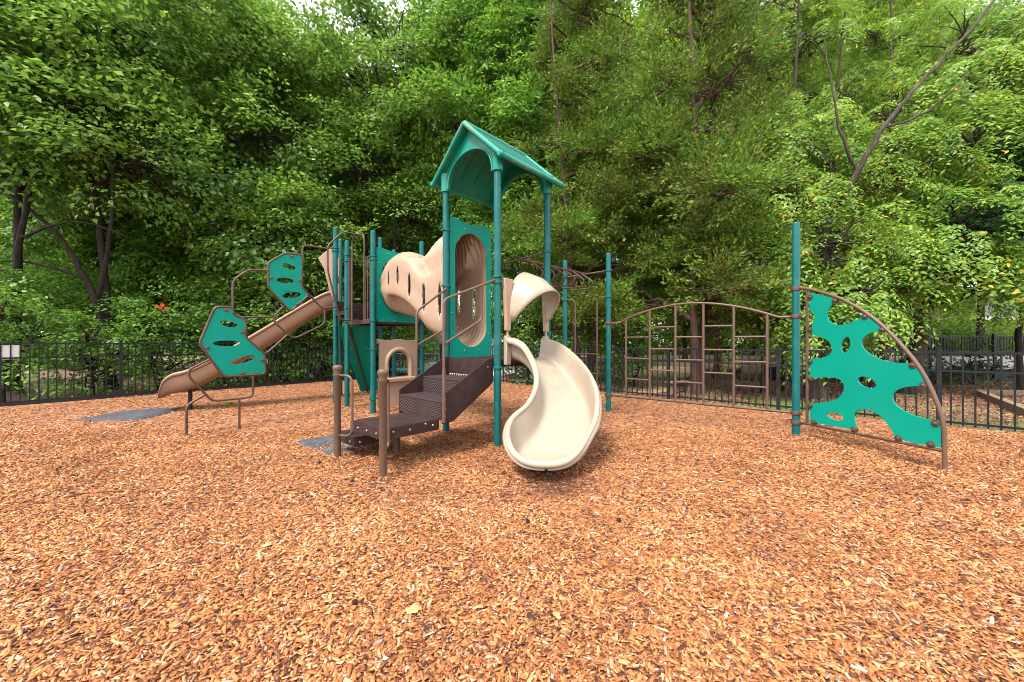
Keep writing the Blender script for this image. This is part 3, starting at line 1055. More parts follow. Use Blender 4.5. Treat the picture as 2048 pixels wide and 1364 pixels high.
for k in range(25):
    t = k / 24
    a = math.pi * (1 - t)
    s_in = .527 + .36 * math.cos(a)
    z_in = 1.62 + .58 * math.sin(a) ** .8
    s_out = .50 + .40 * math.cos(a) + .02
    z_out = 1.60 + .71 * math.sin(a) ** .75
    off = .40 * math.sin(a) ** .65 + .01
    back = PA - VV * .055 + U * s_out + Z * (z_out + .02)
    front = PA - VV * (.06 + off) + U * (s_in + .02 + .05 * math.sin(a)) + Z * (z_in - .15 * math.sin(a))
    midp = (back + front) / 2 + Z * .05 * math.sin(a)
    rings.append([back + (midp - back) * q if q < 1 else midp + (front - midp) * (q - 1) for q in (0, .33, .66, 1, 1.33, 1.66, 2)])
m.loft(rings)
add(m, "slide_hood", M['cream'], spiral, solid=.02, smooth=70)

# ---- wave slide from the third deck
p0 = (PI_ + PK) / 2
dirS = unit(V(-6.93, 7.62, 0) - V(p0[0], p0[1], 0))
perp = np.cross(Z, dirS)
prof = catmull([V(0, 2.27, 0), V(.18, 2.25, 0), V(.5, 2.05, 0), V(1.1, 1.62, 0), V(1.7, 1.19, 0), V(2.15, .87, 0), V(2.5, .64, 0), V(2.74, .53, 0), V(2.92, .48, 0), V(3.04, .42, 0), V(3.14, .29, 0)], 6)
rings = []
for k, p in enumerate(prof):
    f = k / (len(prof) - 1)
    wall = ip([0, .06, .2, .8, .93, .97, 1], [.12, .22, .26, .26, .22, .12, .01], f)
    sec = [(-.30, wall - .05), (-.315, wall - .01), (-.295, wall + .018), (-.265, wall + .01), (-.25, wall * .6), (-.22, wall * .2), (-.15, -.005), (0, -.02), (.15, -.005), (.22, wall * .2), (.25, wall * .6), (.265, wall + .01), (.295, wall + .018), (.315, wall - .01), (.30, wall - .05)]
    sec2 = catmull([V(x, y, 0) for x, y in sec], 3)
    rings.append([V(p0[0], p0[1], 0) + dirS * p[0] + perp * q[0] + Z * (p[1] + q[1]) for q in sec2])
m = MB()
m.loft(rings)
# rolled belly below the bed, so that the outside reads as a full moulded tube
rings2 = []
for k, p in enumerate(prof):
    f = k / (len(prof) - 1)
    wall = ip([0, .06, .2, .8, .93, .97, 1], [.12, .22, .26, .26, .22, .12, .01], f)
    dp = ip([0, .1, .8, .95, 1], [.10, .14, .12, .05, .01], f)
    sec = [(-.285, wall - .03), (-.28, wall * .4), (-.24, -dp * .5), (-.13, -dp), (0, -dp * 1.08), (.13, -dp), (.24, -dp * .5), (.28, wall * .4), (.285, wall - .03)]
    sec2 = catmull([V(x, y, 0) for x, y in sec], 3)
    rings2.append([V(p0[0], p0[1], 0) + dirS * p[0] + perp * q[0] + Z * (p[1] + q[1]) for q in sec2])
m.loft(rings2)
wave = add(m, "straight_slide", M['slide'], smooth=70, solid=.008, label="light brown wavy straight slide")
m = MB()
m.tube([V(-6.5, 7.83, -.1), V(-6.5, 7.83, .45)], .035, 14)
add(m, "slide_foot", M['black'], wave)
for base in (PI_, PK):
    m = MB()
    m.prism([(.05, 3.40), (.12, 3.40), (.34, 3.18), (.22, 2.95), (.12, 2.5), (.05, 2.3)], (V(base[0], base[1], 0), dirS, Z, perp), .03)
    add(m, "slide_hood", M['tan'], wave, bevel=.008)
m = MB()
m.prism([(.2, 2.3), (.2, 3.35), (.36, 3.35), (.36, 2.9), (.7, 2.9), (.7, 3.35), (.86, 3.35), (.86, 2.3), (.72, 2.3), (.68, 2.75), (.38, 2.75), (.34, 2.3)], (PI_, unit(PK - PI_), Z, dirS), .02)
add(m, "slide_barrier", M['tan'], wave, bevel=.004)

# ---- barred barriers at the mouth of the second deck
def barrier(s0, s1, bars, zt):
    m = MB()
    for z in (1.79, zt):
        m.tube([PE + VV * s0 + Z * z, PE + VV * s1 + Z * z], .013, 8)
    for k in range(bars):
        s = s0 + (s1 - s0) * (k + .5) / bars
        m.tube([PE + VV * s + Z * 1.79, PE + VV * s + Z * zt], .0095, 8)
    m.box(PE + VV * (s0 + s1) / 2 + Z * 1.755, ((s1 - s0) / 2, .006, .045), (VV, U, Z))
    return add(m, "barrier", M['pipe'])
barrier(.07, .34, 3, 2.98)
barrier(.84, 1.02, 3, 3.05)
# guard bars on the far sides of the upper decks
for a, b, z0, z1 in ((PF, PG, 1.79, 2.9),):
    m = MB()
    d = b - a
    for z in (z0, z1):
        m.tube([a + d * .05 + Z * z, a + d * .95 + Z * z], .013, 8)
    for k in range(1, 9):
        m.tube([a + d * (.05 + .1 * k) + Z * z0, a + d * (.05 + .1 * k) + Z * z1], .0095, 8)
    add(m, "barrier", M['pipe'])

# ---- climbing wall seen from behind, below the upper decks
tl, tr = at(PI_, .32, .30), at(PI_, .95, .30)
m = MB()
top_c = V(-3.70, 9.1, 1.72)
bot_c = V(-3.83, 10.35, .06)
ax_w = unit(V(.95, .3, 0))
ax_l = unit(bot_c - top_c)
nn = np.cross(ax_w, ax_l)
LL = np.linalg.norm(bot_c - top_c)
m.prism([(-.36, 0), (.34, 0), (.30, LL * .5), (.26, LL), (-.20, LL), (-.28, LL * .5)], (top_c, ax_w, ax_l, nn), .03)
cw = add(m, "climbing_wall", M['panel'], label="leaning green climbing wall seen from behind")
m = MB()
m.tube([top_c - ax_w * .12 - nn * .04, bot_c - ax_w * .02 - nn * .04], .024, 10)
add(m, "support_rail", M['pipe'], cw)
m = MB()
m.tube([top_c - ax_w * .12 + nn * .04, bot_c - ax_w * .02 + nn * .04], .024, 10)
add(m, "support_rail", M['pipe'], cw)
m = MB()
for k in range(5):
    for sx in (-.18, .15):
        for sg in (-1, 1):
            bolt(top_c + ax_l * LL * (.12 + .19 * k) + ax_w * sx + nn * .015 * sg, nn * sg, .014)
put_bolts(cw)

# ---- loop climber in the upright plane through the middle of the second deck's mouth
LC = V(-4.78, 5.68, 0)
def lc(p, off=0.0):
    return LC + U * p[0] + Z * p[1] + VV * off
def loop(paths, r=.0165, fr=.09, mat='pipe', name="climber_loop"):
    m = MB()
    for p in paths:
        m.tube(round_path([lc(q) for q in p], fr, 6), r, 10)
    return add(m, name, M[mat])
loop([[(.005, -.1), (.005, .44), (.22, .575)]], .0185, name="climber_leg")
loop([[(.655, -.1), (.655, .475)]], .0185, name="climber_leg")
loop([[(.277, 1.106), (.035, .965), (.035, .86), (.31, .465), (.845, .475), (.845, .835)]])
pan1 = [(.345, 1.91), (.577, 1.919), (.577, 1.79), (.741, 1.745), (.741, 1.44), (1.012, 1.17), (1.016, .84), (.455, .83), (.155, 1.35)]
loopB = [(1.06, 2.56), (.78, 2.54), (.57, 2.34), (.57, 1.79), (.69, 1.765), (1.16, 1.795)]
loop([loopB])
loop([[(1.294, 1.981), (1.15, 1.81), (1.15, 1.70), (1.45, 1.42), (1.975, 1.70), (1.975, 1.965)]])
loop([[(.90, 1.27), (1.02, 1.165), (1.36, 1.50)]])
pan2 = [(1.31, 2.893), (1.588, 2.908), (1.58, 2.34), (1.70, 2.21), (1.40, 1.90), (1.059, 2.27), (1.059, 2.69)]
loop([[(1.586, 2.88), (1.60, 3.07), (1.70, 3.092), (2.03, 3.093)]])
loop([[(1.61, 2.311), (1.93, 1.98), (2.214, 2.042)]])
loop([[(2.62, 1.785), (2.27, 1.779), (2.175, 2.10), (2.027, 2.70), (2.027, 3.15), (2.31, 3.47), (2.60, 3.475)]])
# the arch splits in two uprights that carry the barred barriers
m = MB()
top = lc((2.58, 3.475))
for s in (.34, .84):
    q_ = PE + VV * s
    m.tube(round_path([top, V(q_[0], q_[1], 3.43), V(q_[0], q_[1], 1.72)], .12, 6), .0165, 10)
add(m, "climber_loop", M['pipe'])
def climb_panel(outline, holes, bolts):
    m = MB()
    o = m.tube(round_path([lc(q) for q in outline], .06, 6, True), .0195, 10, closed=True)
    frm = add(m, "panel_frame", M['pipe'])
    c = np.mean(np.array(outline), 0)
    inner_ = [(q[0] + (c[0] - q[0]) * .035, q[1] + (c[1] - q[1]) * .035) for q in outline]
    inner_ = [(p[0], p[1]) for p in round_path([V(q[0], q[1], 0) for q in inner_], .06, 6, True)]
    m = MB()
    m.prism(inner_, (LC, U, Z, VV), .02, holes)
    pl = add(m, "climbing_panel", M['panel'], frm, bevel=.003)
    m = MB()
    for s, z in bolts:
        bolt(lc((s, z), -.011), -VV, .031, TABS['pipe_light'])
    put_bolts(frm)
def ell(cx, cy, rx, rz, rot, n=20):
    out = []
    for th in np.linspace(0, 2 * math.pi, n, endpoint=False):
        x, y = rx * math.cos(th), rz * math.sin(th)
        out.append((cx + x * math.cos(rot) - y * math.sin(rot), cy + x * math.sin(rot) + y * math.cos(rot)))
    return out
climb_panel(pan1, [ell(.52, 1.651, .117, .045, -.25), ell(.494, 1.348, .176, .045, 0), ell(.703, 1.083, .175, .05, .25)],
            [(.48, 1.868), (.70, 1.53), (.247, 1.285), (.965, 1.067), (.70, .872)])
climb_panel(pan2, [ell(1.372, 2.667, .112, .046, -.22), ell(1.315, 2.423, .134, .048, 0), ell(1.416, 2.18, .152, .05, .2)],
            [(1.414, 2.855), (1.10, 2.446), (1.553, 2.45), (1.50, 2.03)])

# ---- overhead ladder from the tower to the far pair of posts
def pmid(a, b):
    return (a + b) / 2
m = MB()
m.tube([PC + Z * 2.66, PD + Z * 2.72], .017, 10)
add(m, "end_bar", M['pipe'])
m = MB()
m.tube([PN + Z * 2.70, PM + Z * 2.72], .017, 10)
add(m, "end_bar", M['pipe'])
b0, b1 = pmid(PC, PD) + Z * 2.69, pmid(PN, PM) + Z * 2.705
m = MB()
m.tube([b0, b1], .027, 12)
beam = add(m, "ladder_beam", M['pipe'])
for k in range(6):
    c = b0 + (b1 - b0) * (.13 + .155 * k)
    m = MB()
    m.tube(round_path([c, c - VV * .27 - Z * .19, c - VV * .23 - Z * .31, c + VV * .23 - Z * .31, c + VV * .27 - Z * .19, c], .085, 6), .0125, 8)
    add(m, "hand_loop", M['pipe'], beam)
# access ladder
d = unit(PM - PN)
gap = float(np.linalg.norm(PM - PN))
m = MB()
for a, sg in ((PN, 1), (PM, -1)):
    q_ = a + d * sg * .245
    m.tube(round_path([a + Z * 2.225, q_ + Z * 2.225, q_ - Z * .1], .12, 7), .0165, 10)
acc = add(m, "access_ladder", M['pipe_light'])
for z in (.38, .75, 1.13):
    m = MB()
    m.tube([PN + d * .245 + Z * z, PM - d * .245 + Z * z], .0125, 8)
    add(m, "rung", M['pipe_light'], acc)

# ---- arched ladder wall
dl = V(PR[0] - PM[0], PR[1] - PM[1], 0)
def lw(s, z):
    return PM + dl * s + Z * z
top_pts = [(.015, 1.72), (.075, 1.725)]
top_pts += [(s, 1.735 + .275 * math.sin(math.pi * min(1, max(0, (s - .08) / .84))) ** .85) for s in np.linspace(.13, .88, 9)]
top_pts += [(.93, 1.735), (.985, 1.735)]
tops = catmull([lw(s, z) for s, z in top_pts], 5)
m = MB()
m.tube(tops, .0185, 12)
lad = add(m, "arched_rail", M['pipe_light'])
m = MB()
m.tube([lw(.015, .36), lw(.985, .358)], .0185, 12)
add(m, "bottom_rail", M['pipe'], lad)
ups = [.1205 + .1518 * k for k in range(6)]
sarr = [float(np.dot(p - PM, dl) / np.dot(dl, dl)) for p in tops]
zarr = [p[2] for p in tops]
for s in ups:
    m = MB()
    m.tube([lw(s, .36), lw(s, float(np.interp(s, sarr, zarr)) - .01)], .0195, 12)
    add(m, "upright", M['pipe_light'], lad)
for k in range(5):
    for z in ((.695, 1.07, 1.452) if k % 2 == 0 else (.875, 1.246, 1.625)):
        m = MB()
        m.tube([lw(ups[k], z), lw(ups[k + 1], z)], .0135, 8)
        add(m, "rung", M['pipe_light'], lad)

# ---- quarter-round climbing panel
w_ = V(.298, -.9546, 0)
wn = np.cross(w_, Z)
def qp(p, off=0.0):
    return PR + w_ * p[0] + Z * p[1] + wn * off
arc = catmull([qp(p) for p in [(.052, 2.135), (.215, 2.091), (.513, 1.963), (.738, 1.82), (.925, 1.662), (1.08, 1.492), (1.225, 1.299), (1.329, 1.138), (1.411, .972), (1.475, .798), (1.522, .638), (1.546, .497), (1.554, .292), (1.554, -.1)]], 5)
m = MB()
m.tube(arc, .0205, 12)
qf = add(m, "quarter_frame", M['pipe_light'])
m = MB()
m.tube([qp((.05, .236)), qp((1.54, .234))], .0175, 12)
m.tube([qp((.154, .24)), qp((.154, 2.09))], .0175, 12)
add(m, "frame_bar", M['pipe'], qf)
qpan = [(0.196, 2.05), (0.489, 1.945), (0.501, 1.9), (0.441, 1.807), (0.417, 1.73), (0.429, 1.664), (0.489, 1.609), (0.571, 1.593), (0.673, 1.606), (0.76, 1.647), (0.833, 1.691), (0.885, 1.676), (0.945, 1.625), (1.033, 1.528), (1.014, 1.501), (0.925, 1.488), (0.864, 1.456), (0.819, 1.401), (0.813, 1.34), (0.844, 1.28), (0.905, 1.222), (1.004, 1.167), (1.117, 1.138), (1.26, 1.139), (1.329, 1.116), (1.37, 1.022), (1.403, 0.939), (1.387, 0.894), (1.295, 0.884), (1.208, 0.856), (1.145, 0.81), (1.117, 0.75), (1.127, 0.694), (1.172, 0.633), (1.26, 0.581), (1.362, 0.55), (1.451, 0.541), (1.514, 0.543), (1.531, 0.453), (1.531, 0.266), (1.427, 0.26), (1.19, 0.266), (1.145, 0.289), (1.099, 0.381), (1.042, 0.462), (0.965, 0.529), (0.885, 0.555), (0.792, 0.542), (0.738, 0.489), (0.734, 0.426), (0.749, 0.343), (0.749, 0.286), (0.717, 0.279), (0.196, 0.27), (0.196, 0.529), (0.318, 0.553), (0.465, 0.596), (0.56, 0.661), (0.612, 0.744), (0.617, 0.821), (0.583, 0.881), (0.513, 0.905), (0.368, 0.9), (0.196, 0.87), (0.196, 1.144), (0.318, 1.154), (0.417, 1.185), (0.473, 1.246), (0.477, 1.311), (0.441, 1.376), (0.368, 1.429), (0.28, 1.456), (0.228, 1.471), (0.223, 1.539), (0.228, 1.606), (0.254, 1.659), (0.262, 1.726), (0.228, 1.783), (0.196, 1.812)]
sharp = {0, 1, 2, 10, 13, 14, 23, 26, 27, 37, 39, 40, 41, 42, 50, 51, 52, 53, 54, 63, 64, 72, 74, 78}
def soften(poly, keep):
    out = []
    N = len(poly)
    P = [V(*p, 0) for p in poly]
    for i in range(N):
        p0_, p1_, p2_, p3_ = P[i - 1], P[i], P[(i + 1) % N], P[(i + 2) % N]
        if i in keep:
            p0_ = p1_
        if (i + 1) % N in keep:
            p3_ = p2_
        for k in range(3):
            t = k / 3
            out.append(.5 * ((2 * p1_) + (-p0_ + p2_) * t + (2 * p0_ - 5 * p1_ + 4 * p2_ - p3_) * t * t + (-p0_ + 3 * p1_ - 3 * p2_ + p3_) * t ** 3))
    return [(p[0], p[1]) for p in out]
qh1 = [(.638 + a, 1.338 + b) for a, b in ell(0, 0, .05, .105, -.22)]
qh2 = ell(.867, .885, .10, .062, -.35)
qh3 = ell(.514, .406, .10, .05, -.1)
m = MB()
m.prism(soften(qpan, sharp), (PR, w_, Z, wn), .02, [qh1, qh2, qh3])
qq = add(m, "climbing_panel", M['panel'], qf, bevel=.003, label="green panel cut with leaf shaped hand holes")
m = MB()
for s, z in [(.207, 1.989), (.513, 1.909), (.848, 1.683), (1.023, 1.517), (1.3, 1.117), (1.39, .905), (1.488, .512), (1.451, .281), (1.172, .279), (.732, .283), (.254, .281), (.207, .495), (.207, .866), (.207, 1.103), (.201, 1.539)]:
    for sg in (-1, 1):
        bolt(qp((s, z), .011 * sg), wn * sg, .034, TABS['pipe'])
put_bolts(qf)

# ------------------------------------------------------------------ rubber mats half buried in the chips
def mat_thing(quad, label, holes):
    m = MB()
    c = np.mean(np.array(quad), 0)
    n = 14
    A, B_, C_, D_ = [np.array(q) for q in quad]
    vs, fs = [], []
    for i in range(n + 1):
        for j in range(n + 1):
            p = (A * (1 - i / n) + B_ * i / n) * (1 - j / n) + (D_ * (1 - i / n) + C_ * i / n) * j / n
            e = min(i, j, n - i, n - j)
            vs.append((p[0] - c[0], p[1] - c[1], (.034 if e else .004) + .004 * math.sin(9 * p[0]) * math.sin(8 * p[1])))
    for i in range(n):
        for j in range(n):
            k = i * (n + 1) + j
            fs.append((k, k + n + 1, k + n + 2, k + 1))
    m.add(vs, fs)
    o = m.build("rubber_mat", M['mat'])
    o.location = (c[0], c[1], .012)
    tag(o, label, "mat", "rubber wear mats")
mat_thing([(-7.55, 6.62), (-6.35, 6.55), (-6.75, 7.95), (-7.5, 7.5)], "grey rubber mat in the chips before the straight slide's end", 0)
mat_thing([(-2.95, 5.22), (-2.15, 4.5), (-1.62, 5.35), (-2.5, 5.75)], "grey rubber mat in the chips under the lower step", 0)

# ------------------------------------------------------------------ fences
def fence(origin, d, n, bay, ztop, z2, label, group=None):
    root = empty("metal_fence", tuple(origin), 0, label, "fence", "black metal picket fences")
    d = unit(d)
    nd = np.cross(Z, d)
    for k in range(n + 1):
        m = MB()
        c = d * bay * k
        m.box(c + Z * (ztop + .05) / 2, (.03, .03, (ztop + .05) / 2), (d, nd, Z))
        m.box(c + Z * (ztop + .056), (.036, .036, .006), (d, nd, Z))
        m.add([c + .03 * d + .03 * nd + Z * (ztop + .063), c - .03 * d + .03 * nd + Z * (ztop + .063), c - .03 * d - .03 * nd + Z * (ztop + .063), c + .03 * d - .03 * nd + Z * (ztop + .063), c + Z * (ztop + .076)], [(0, 1, 4), (1, 2, 4), (2, 3, 4), (3, 0, 4)])
        m.build("fence_post", M['fence'], root, smooth=0)
    np_ = 16
    for k in range(n):
        m = MB()
        a = d * bay * k
        for z in (ztop, z2, .10):
            m.box(a + d * bay / 2 + Z * (z - .016), (bay / 2 - .03, .014, .016), (d, nd, Z))
        for j in range(1, np_ + 1):
            m.box(a + d * (bay * j / (np_ + 1)) + Z * (ztop / 2 + .0), (.0105, .0105, ztop / 2 - .035), (d, nd, Z))
        m.build("picket_panel", M['fence'], root, smooth=0)
    return root
fence(FC, FL, 7, 2.16, 1.34, 1.04, "long black picket fence at left below dark leafy trees")
fr0 = FC + FR * (9.01 + 1.12 - 2.17 * 4)
fence(fr0, FR, 8, 2.17, 1.215, .92, "long black picket fence at right with grass behind it")
m = MB()
d = unit(FR)
nd = np.cross(Z, d)
# low kerb board along the foot of the left fence
kb = MB()
kb.box(FC + FL * 7.5 + Z * .02, (7.5, .02, .055), (unit(FL), np.cross(Z, unit(FL)), Z))
tag(kb.build("edging_board", M['black'], smooth=0, origin=tuple(FC + FL * 7.5)), "low black edging board along the foot of the left fence", "edging")

# white sign on the left fence
m = MB()
sg0 = FC + FL * (8.83 + 1.50)
nL = V(.751, -.66, 0)
m.box(V(0, 0, 0), (.155, .006, .15), (unit(FL), nL, Z))
o = m.build("fence_sign", M['white'], smooth=0, bevel=.006)
o.location = tuple(sg0 + nL * -.03 + Z * 1.14)
tag(o, "blank white board hung behind the pickets at the left end", "sign")

# park bench in the far corner
bx, by = -3.25, 13.0
bn = empty("park_bench", (bx, by, 0), 0, "black bench with patterned metal back and green seat in the far corner", "bench")
m = MB()
m.tube(round_path([V(-.72, .12, .05), V(-.72, .12, .96), V(.72, .12, .96), V(.72, .12, .05)], .12, 6), .022, 10)
m.tube([V(-.7, .11, .70), V(.7, .11, .70)], .016, 8)
m.build("bench_frame", M['black'], bn)
m = MB()
for k in range(12):
    for r_ in (0, 1):
        c = V(-.64 + .116 * k, .115, .77 + .115 * r_)
        m.tube([c + V(.045 * math.cos(a), 0, .05 * math.sin(a)) for a in np.linspace(0, 2 * math.pi, 12, endpoint=False)], .009, 5, closed=True)
m.build("backrest", M['black'], bn)
m = MB()
for k in range(4):
    m.box((0, -.33 + .115 * k, .45), (.73, .05, .018))
m.build("seat", M['post'], bn, bevel=.006)
for sx in (-.66, .66):
    m = MB()
    m.tube([V(sx, -.34, -.02), V(sx, -.30, .44), V(sx, .08, .44)], .02, 8)
    m.build("leg", M['black'], bn)

# ------------------------------------------------------------------ beyond the fence
pth = MB()
pp = [(2.9, 10.1), (4.2, 10.6), (6.5, 14.5), (8.5, 17.8), (10.5, 21), (6.5, 21.5), (5.4, 18), (4.0, 14.2)]
pth.add([(x, y, -.012) for x, y in pp], [tuple(range(len(pp)))])
structure(pth.build("path", plain("bare_earth", (0.46, 0.31, 0.19), 0.95, 0.25, 3, 0.5, 30), smooth=0))
drv = MB()
dp = [(-5.5, 17.5), (-.5, 15.5), (1.5, 20), (4, 32), (-9, 36), (-8, 24)]
drv.add([(x, y, -.012) for x, y in dp], [tuple(range(len(dp)))])
structure(drv.build("driveway", plain("pale_driveway", (0.72, 0.69, 0.65), 0.9, 0.06, 2), smooth=0))

bb = empty("low_bench", (4.55, 10.55, -.03), .35, "small brown wooden bench on the grass behind the arched ladder", "bench")
m = MB()
m.box((0, 0, .30), (.36, .13, .02))
m.build("seat", M['timber'], bb, bevel=.005)
for sx in (-.26, .26):
    m = MB()
    m.box((sx, 0, .14), (.03, .1, .139))
    m.build("leg", M['timber'], bb, smooth=0)
m = MB()
m.box((0, 0, .12), (.229, .015, .03))
m.build("stretcher", M['timber'], bb, smooth=0)

def log(x, y, L, r, rz, label):
    m = MB()
    P_ = [V(-L / 2 + L * k / 6, .01 * math.sin(3 * k), r + .008 * math.cos(2 * k)) for k in range(7)]
    m.tube(P_, [r * (1 + .05 * math.sin(2.3 * k)) for k in range(7)], 14)
    o = m.build("log", M['log'])
    o.location = (x, y, -.04)
    o.rotation_euler = (0, 0, rz)
    tag(o, label, "log", "cut logs on the grass")
log(8.75, 14.2, .95, .12, .1, "longest cut log lying on the grass behind the arched ladder")
log(9.3, 16.3, .8, .13, .3, "cut log lying behind the longest one, at its right")
log(8.1, 16.6, .6, .12, -.2, "short cut log lying behind the longest one, at its left")

# timber edging on the right
def beam(a, b, h, w, name, mat, label, cat):
    a, b = V(*a), V(*b)
    d = unit(V(b[0] - a[0], b[1] - a[1], 0))
    m = MB()
    m.box(V(0, 0, h / 2), (np.linalg.norm(b - a) / 2, w / 2, h / 2), (d, np.cross(Z, d), Z))
    o = m.build(name, mat, bevel=.008)
    o.location = tuple((a + b) / 2)
    return tag(o, label, cat)
beam((11.95, 9.95, -.03), (9.4, 7.0, -.03), .17, .13, "timber_edging", M['timber'], "long weathered timber edging on the ground behind the right fence", "timber")
beam((12.1, 10.1, -.03), (17.5, 9.4, -.03), .15, .13, "timber_edging", M['timber'], "timber edging running away to the right from the long one", "timber")

# raised walkway with railing at the right
wk = empty("raised_walkway", (15.5, 13.4, 0), .04, "raised pale walkway with black railing under the trees at right", "walkway")
m = MB()
m.box((0, .7, .72), (6.0, .7, .1))
m.box((0, -.02, .62), (6.0, .02, .22))
m.build("walkway_deck", M['concrete'], wk, bevel=.01)
m = MB()
m.box((0, .75, .2), (5.9, .5, .22))
m.build("walkway_shade", M['black'], wk, smooth=0)  # black block put in for the shadow beneath the walkway
for yy in (-.02, 1.38):
    m = MB()
    for z in (1.02, 1.55):
        m.box((0, yy, z), (6.0, .018, .02))
    for k in range(110):
        m.box((-5.95 + k * .109, yy, 1.19), (.009, .009, .345))
    m.build("railing", M['black'], wk, smooth=0)
for k in range(6):
    m = MB()
    m.box((-5.9 + 2.36 * k, -.05, .85), (.045, .028, .8))
    m.build("railing_post", M['black'], wk, smooth=0)

wb = empty("white_building", (-3.9, 31, 0), 0, "low white building glimpsed between the posts behind the corner bench", "building")
m = MB()
m.box((0, 0, 1.35), (2.6, 2.5, 1.35))
m.build("wall", plain("white_render", (0.8, 0.79, 0.77), 0.8, 0.03, 2), wb, smooth=0)
m = MB()
m.prism([(-2.8, 2.7), (2.8, 2.7), (0, 3.4)], (V(0, 0, 0), V(0, 1, 0), Z, V(1, 0, 0)), 5.6)
m.build("roof", M['shingle'], wb, smooth=0)
m = MB()
m.box((.4, -2.53, 1.05), (1.1, .025, 1.0))
m.build("garage_door", M['white'], wb, smooth=0)

# house far right
hs = empty("house", (40, 30, 0), math.radians(-18), "pale house with grey shingle roof behind the trees at far right", "house")
m = MB()
m.box((0, 0, 1.5), (11, 4.5, 1.5))
m.build("wall", M['siding'], hs, smooth=0)
m = MB()
m.prism([(-5.2, 3.0), (5.2, 3.0), (0, 5.6)], (V(0, 0, 0), V(0, 1, 0), Z, V(1, 0, 0)), 23)
m.build("roof", M['shingle'], hs, smooth=0)
m = MB()
m.box((0, -5.2, 2.95), (11.5, .06, .1))
m.build("gutter", M['white'], hs, smooth=0)
for k in range(4):
    m = MB()
    m.box((-8 + 5 * k, -4.52, 1.7), (.6, .04, .7))
    w0 = m.build("window", M['white'], hs, smooth=0)
    m = MB()
    m.box((-8 + 5 * k, -4.57, 1.7), (.52, .02, .62))
    m.build("pane", M['glass'], w0, smooth=0)

# ------------------------------------------------------------------ vegetation
def leaf_quads(P, D, N_, L, Wd, fold=.18):
    """P base, D axis, N_ normal, per leaf; returns verts (n*4,3)"""
    side = np.cross(D, N_)
    side /= np.linalg.norm(side, axis=1, keepdims=True) + 1e-9
    up = np.cross(side, D)
    L = L[:, None]
    Wd = Wd[:, None]
    b = P
    t = P + D * L - up * L * .10
    r = P + D * L * .45 + side * Wd / 2 + up * Wd * fold
    l = P + D * L * .45 - side * Wd / 2 + up * Wd * fold
    return np.stack([b, r, t, l], 1)

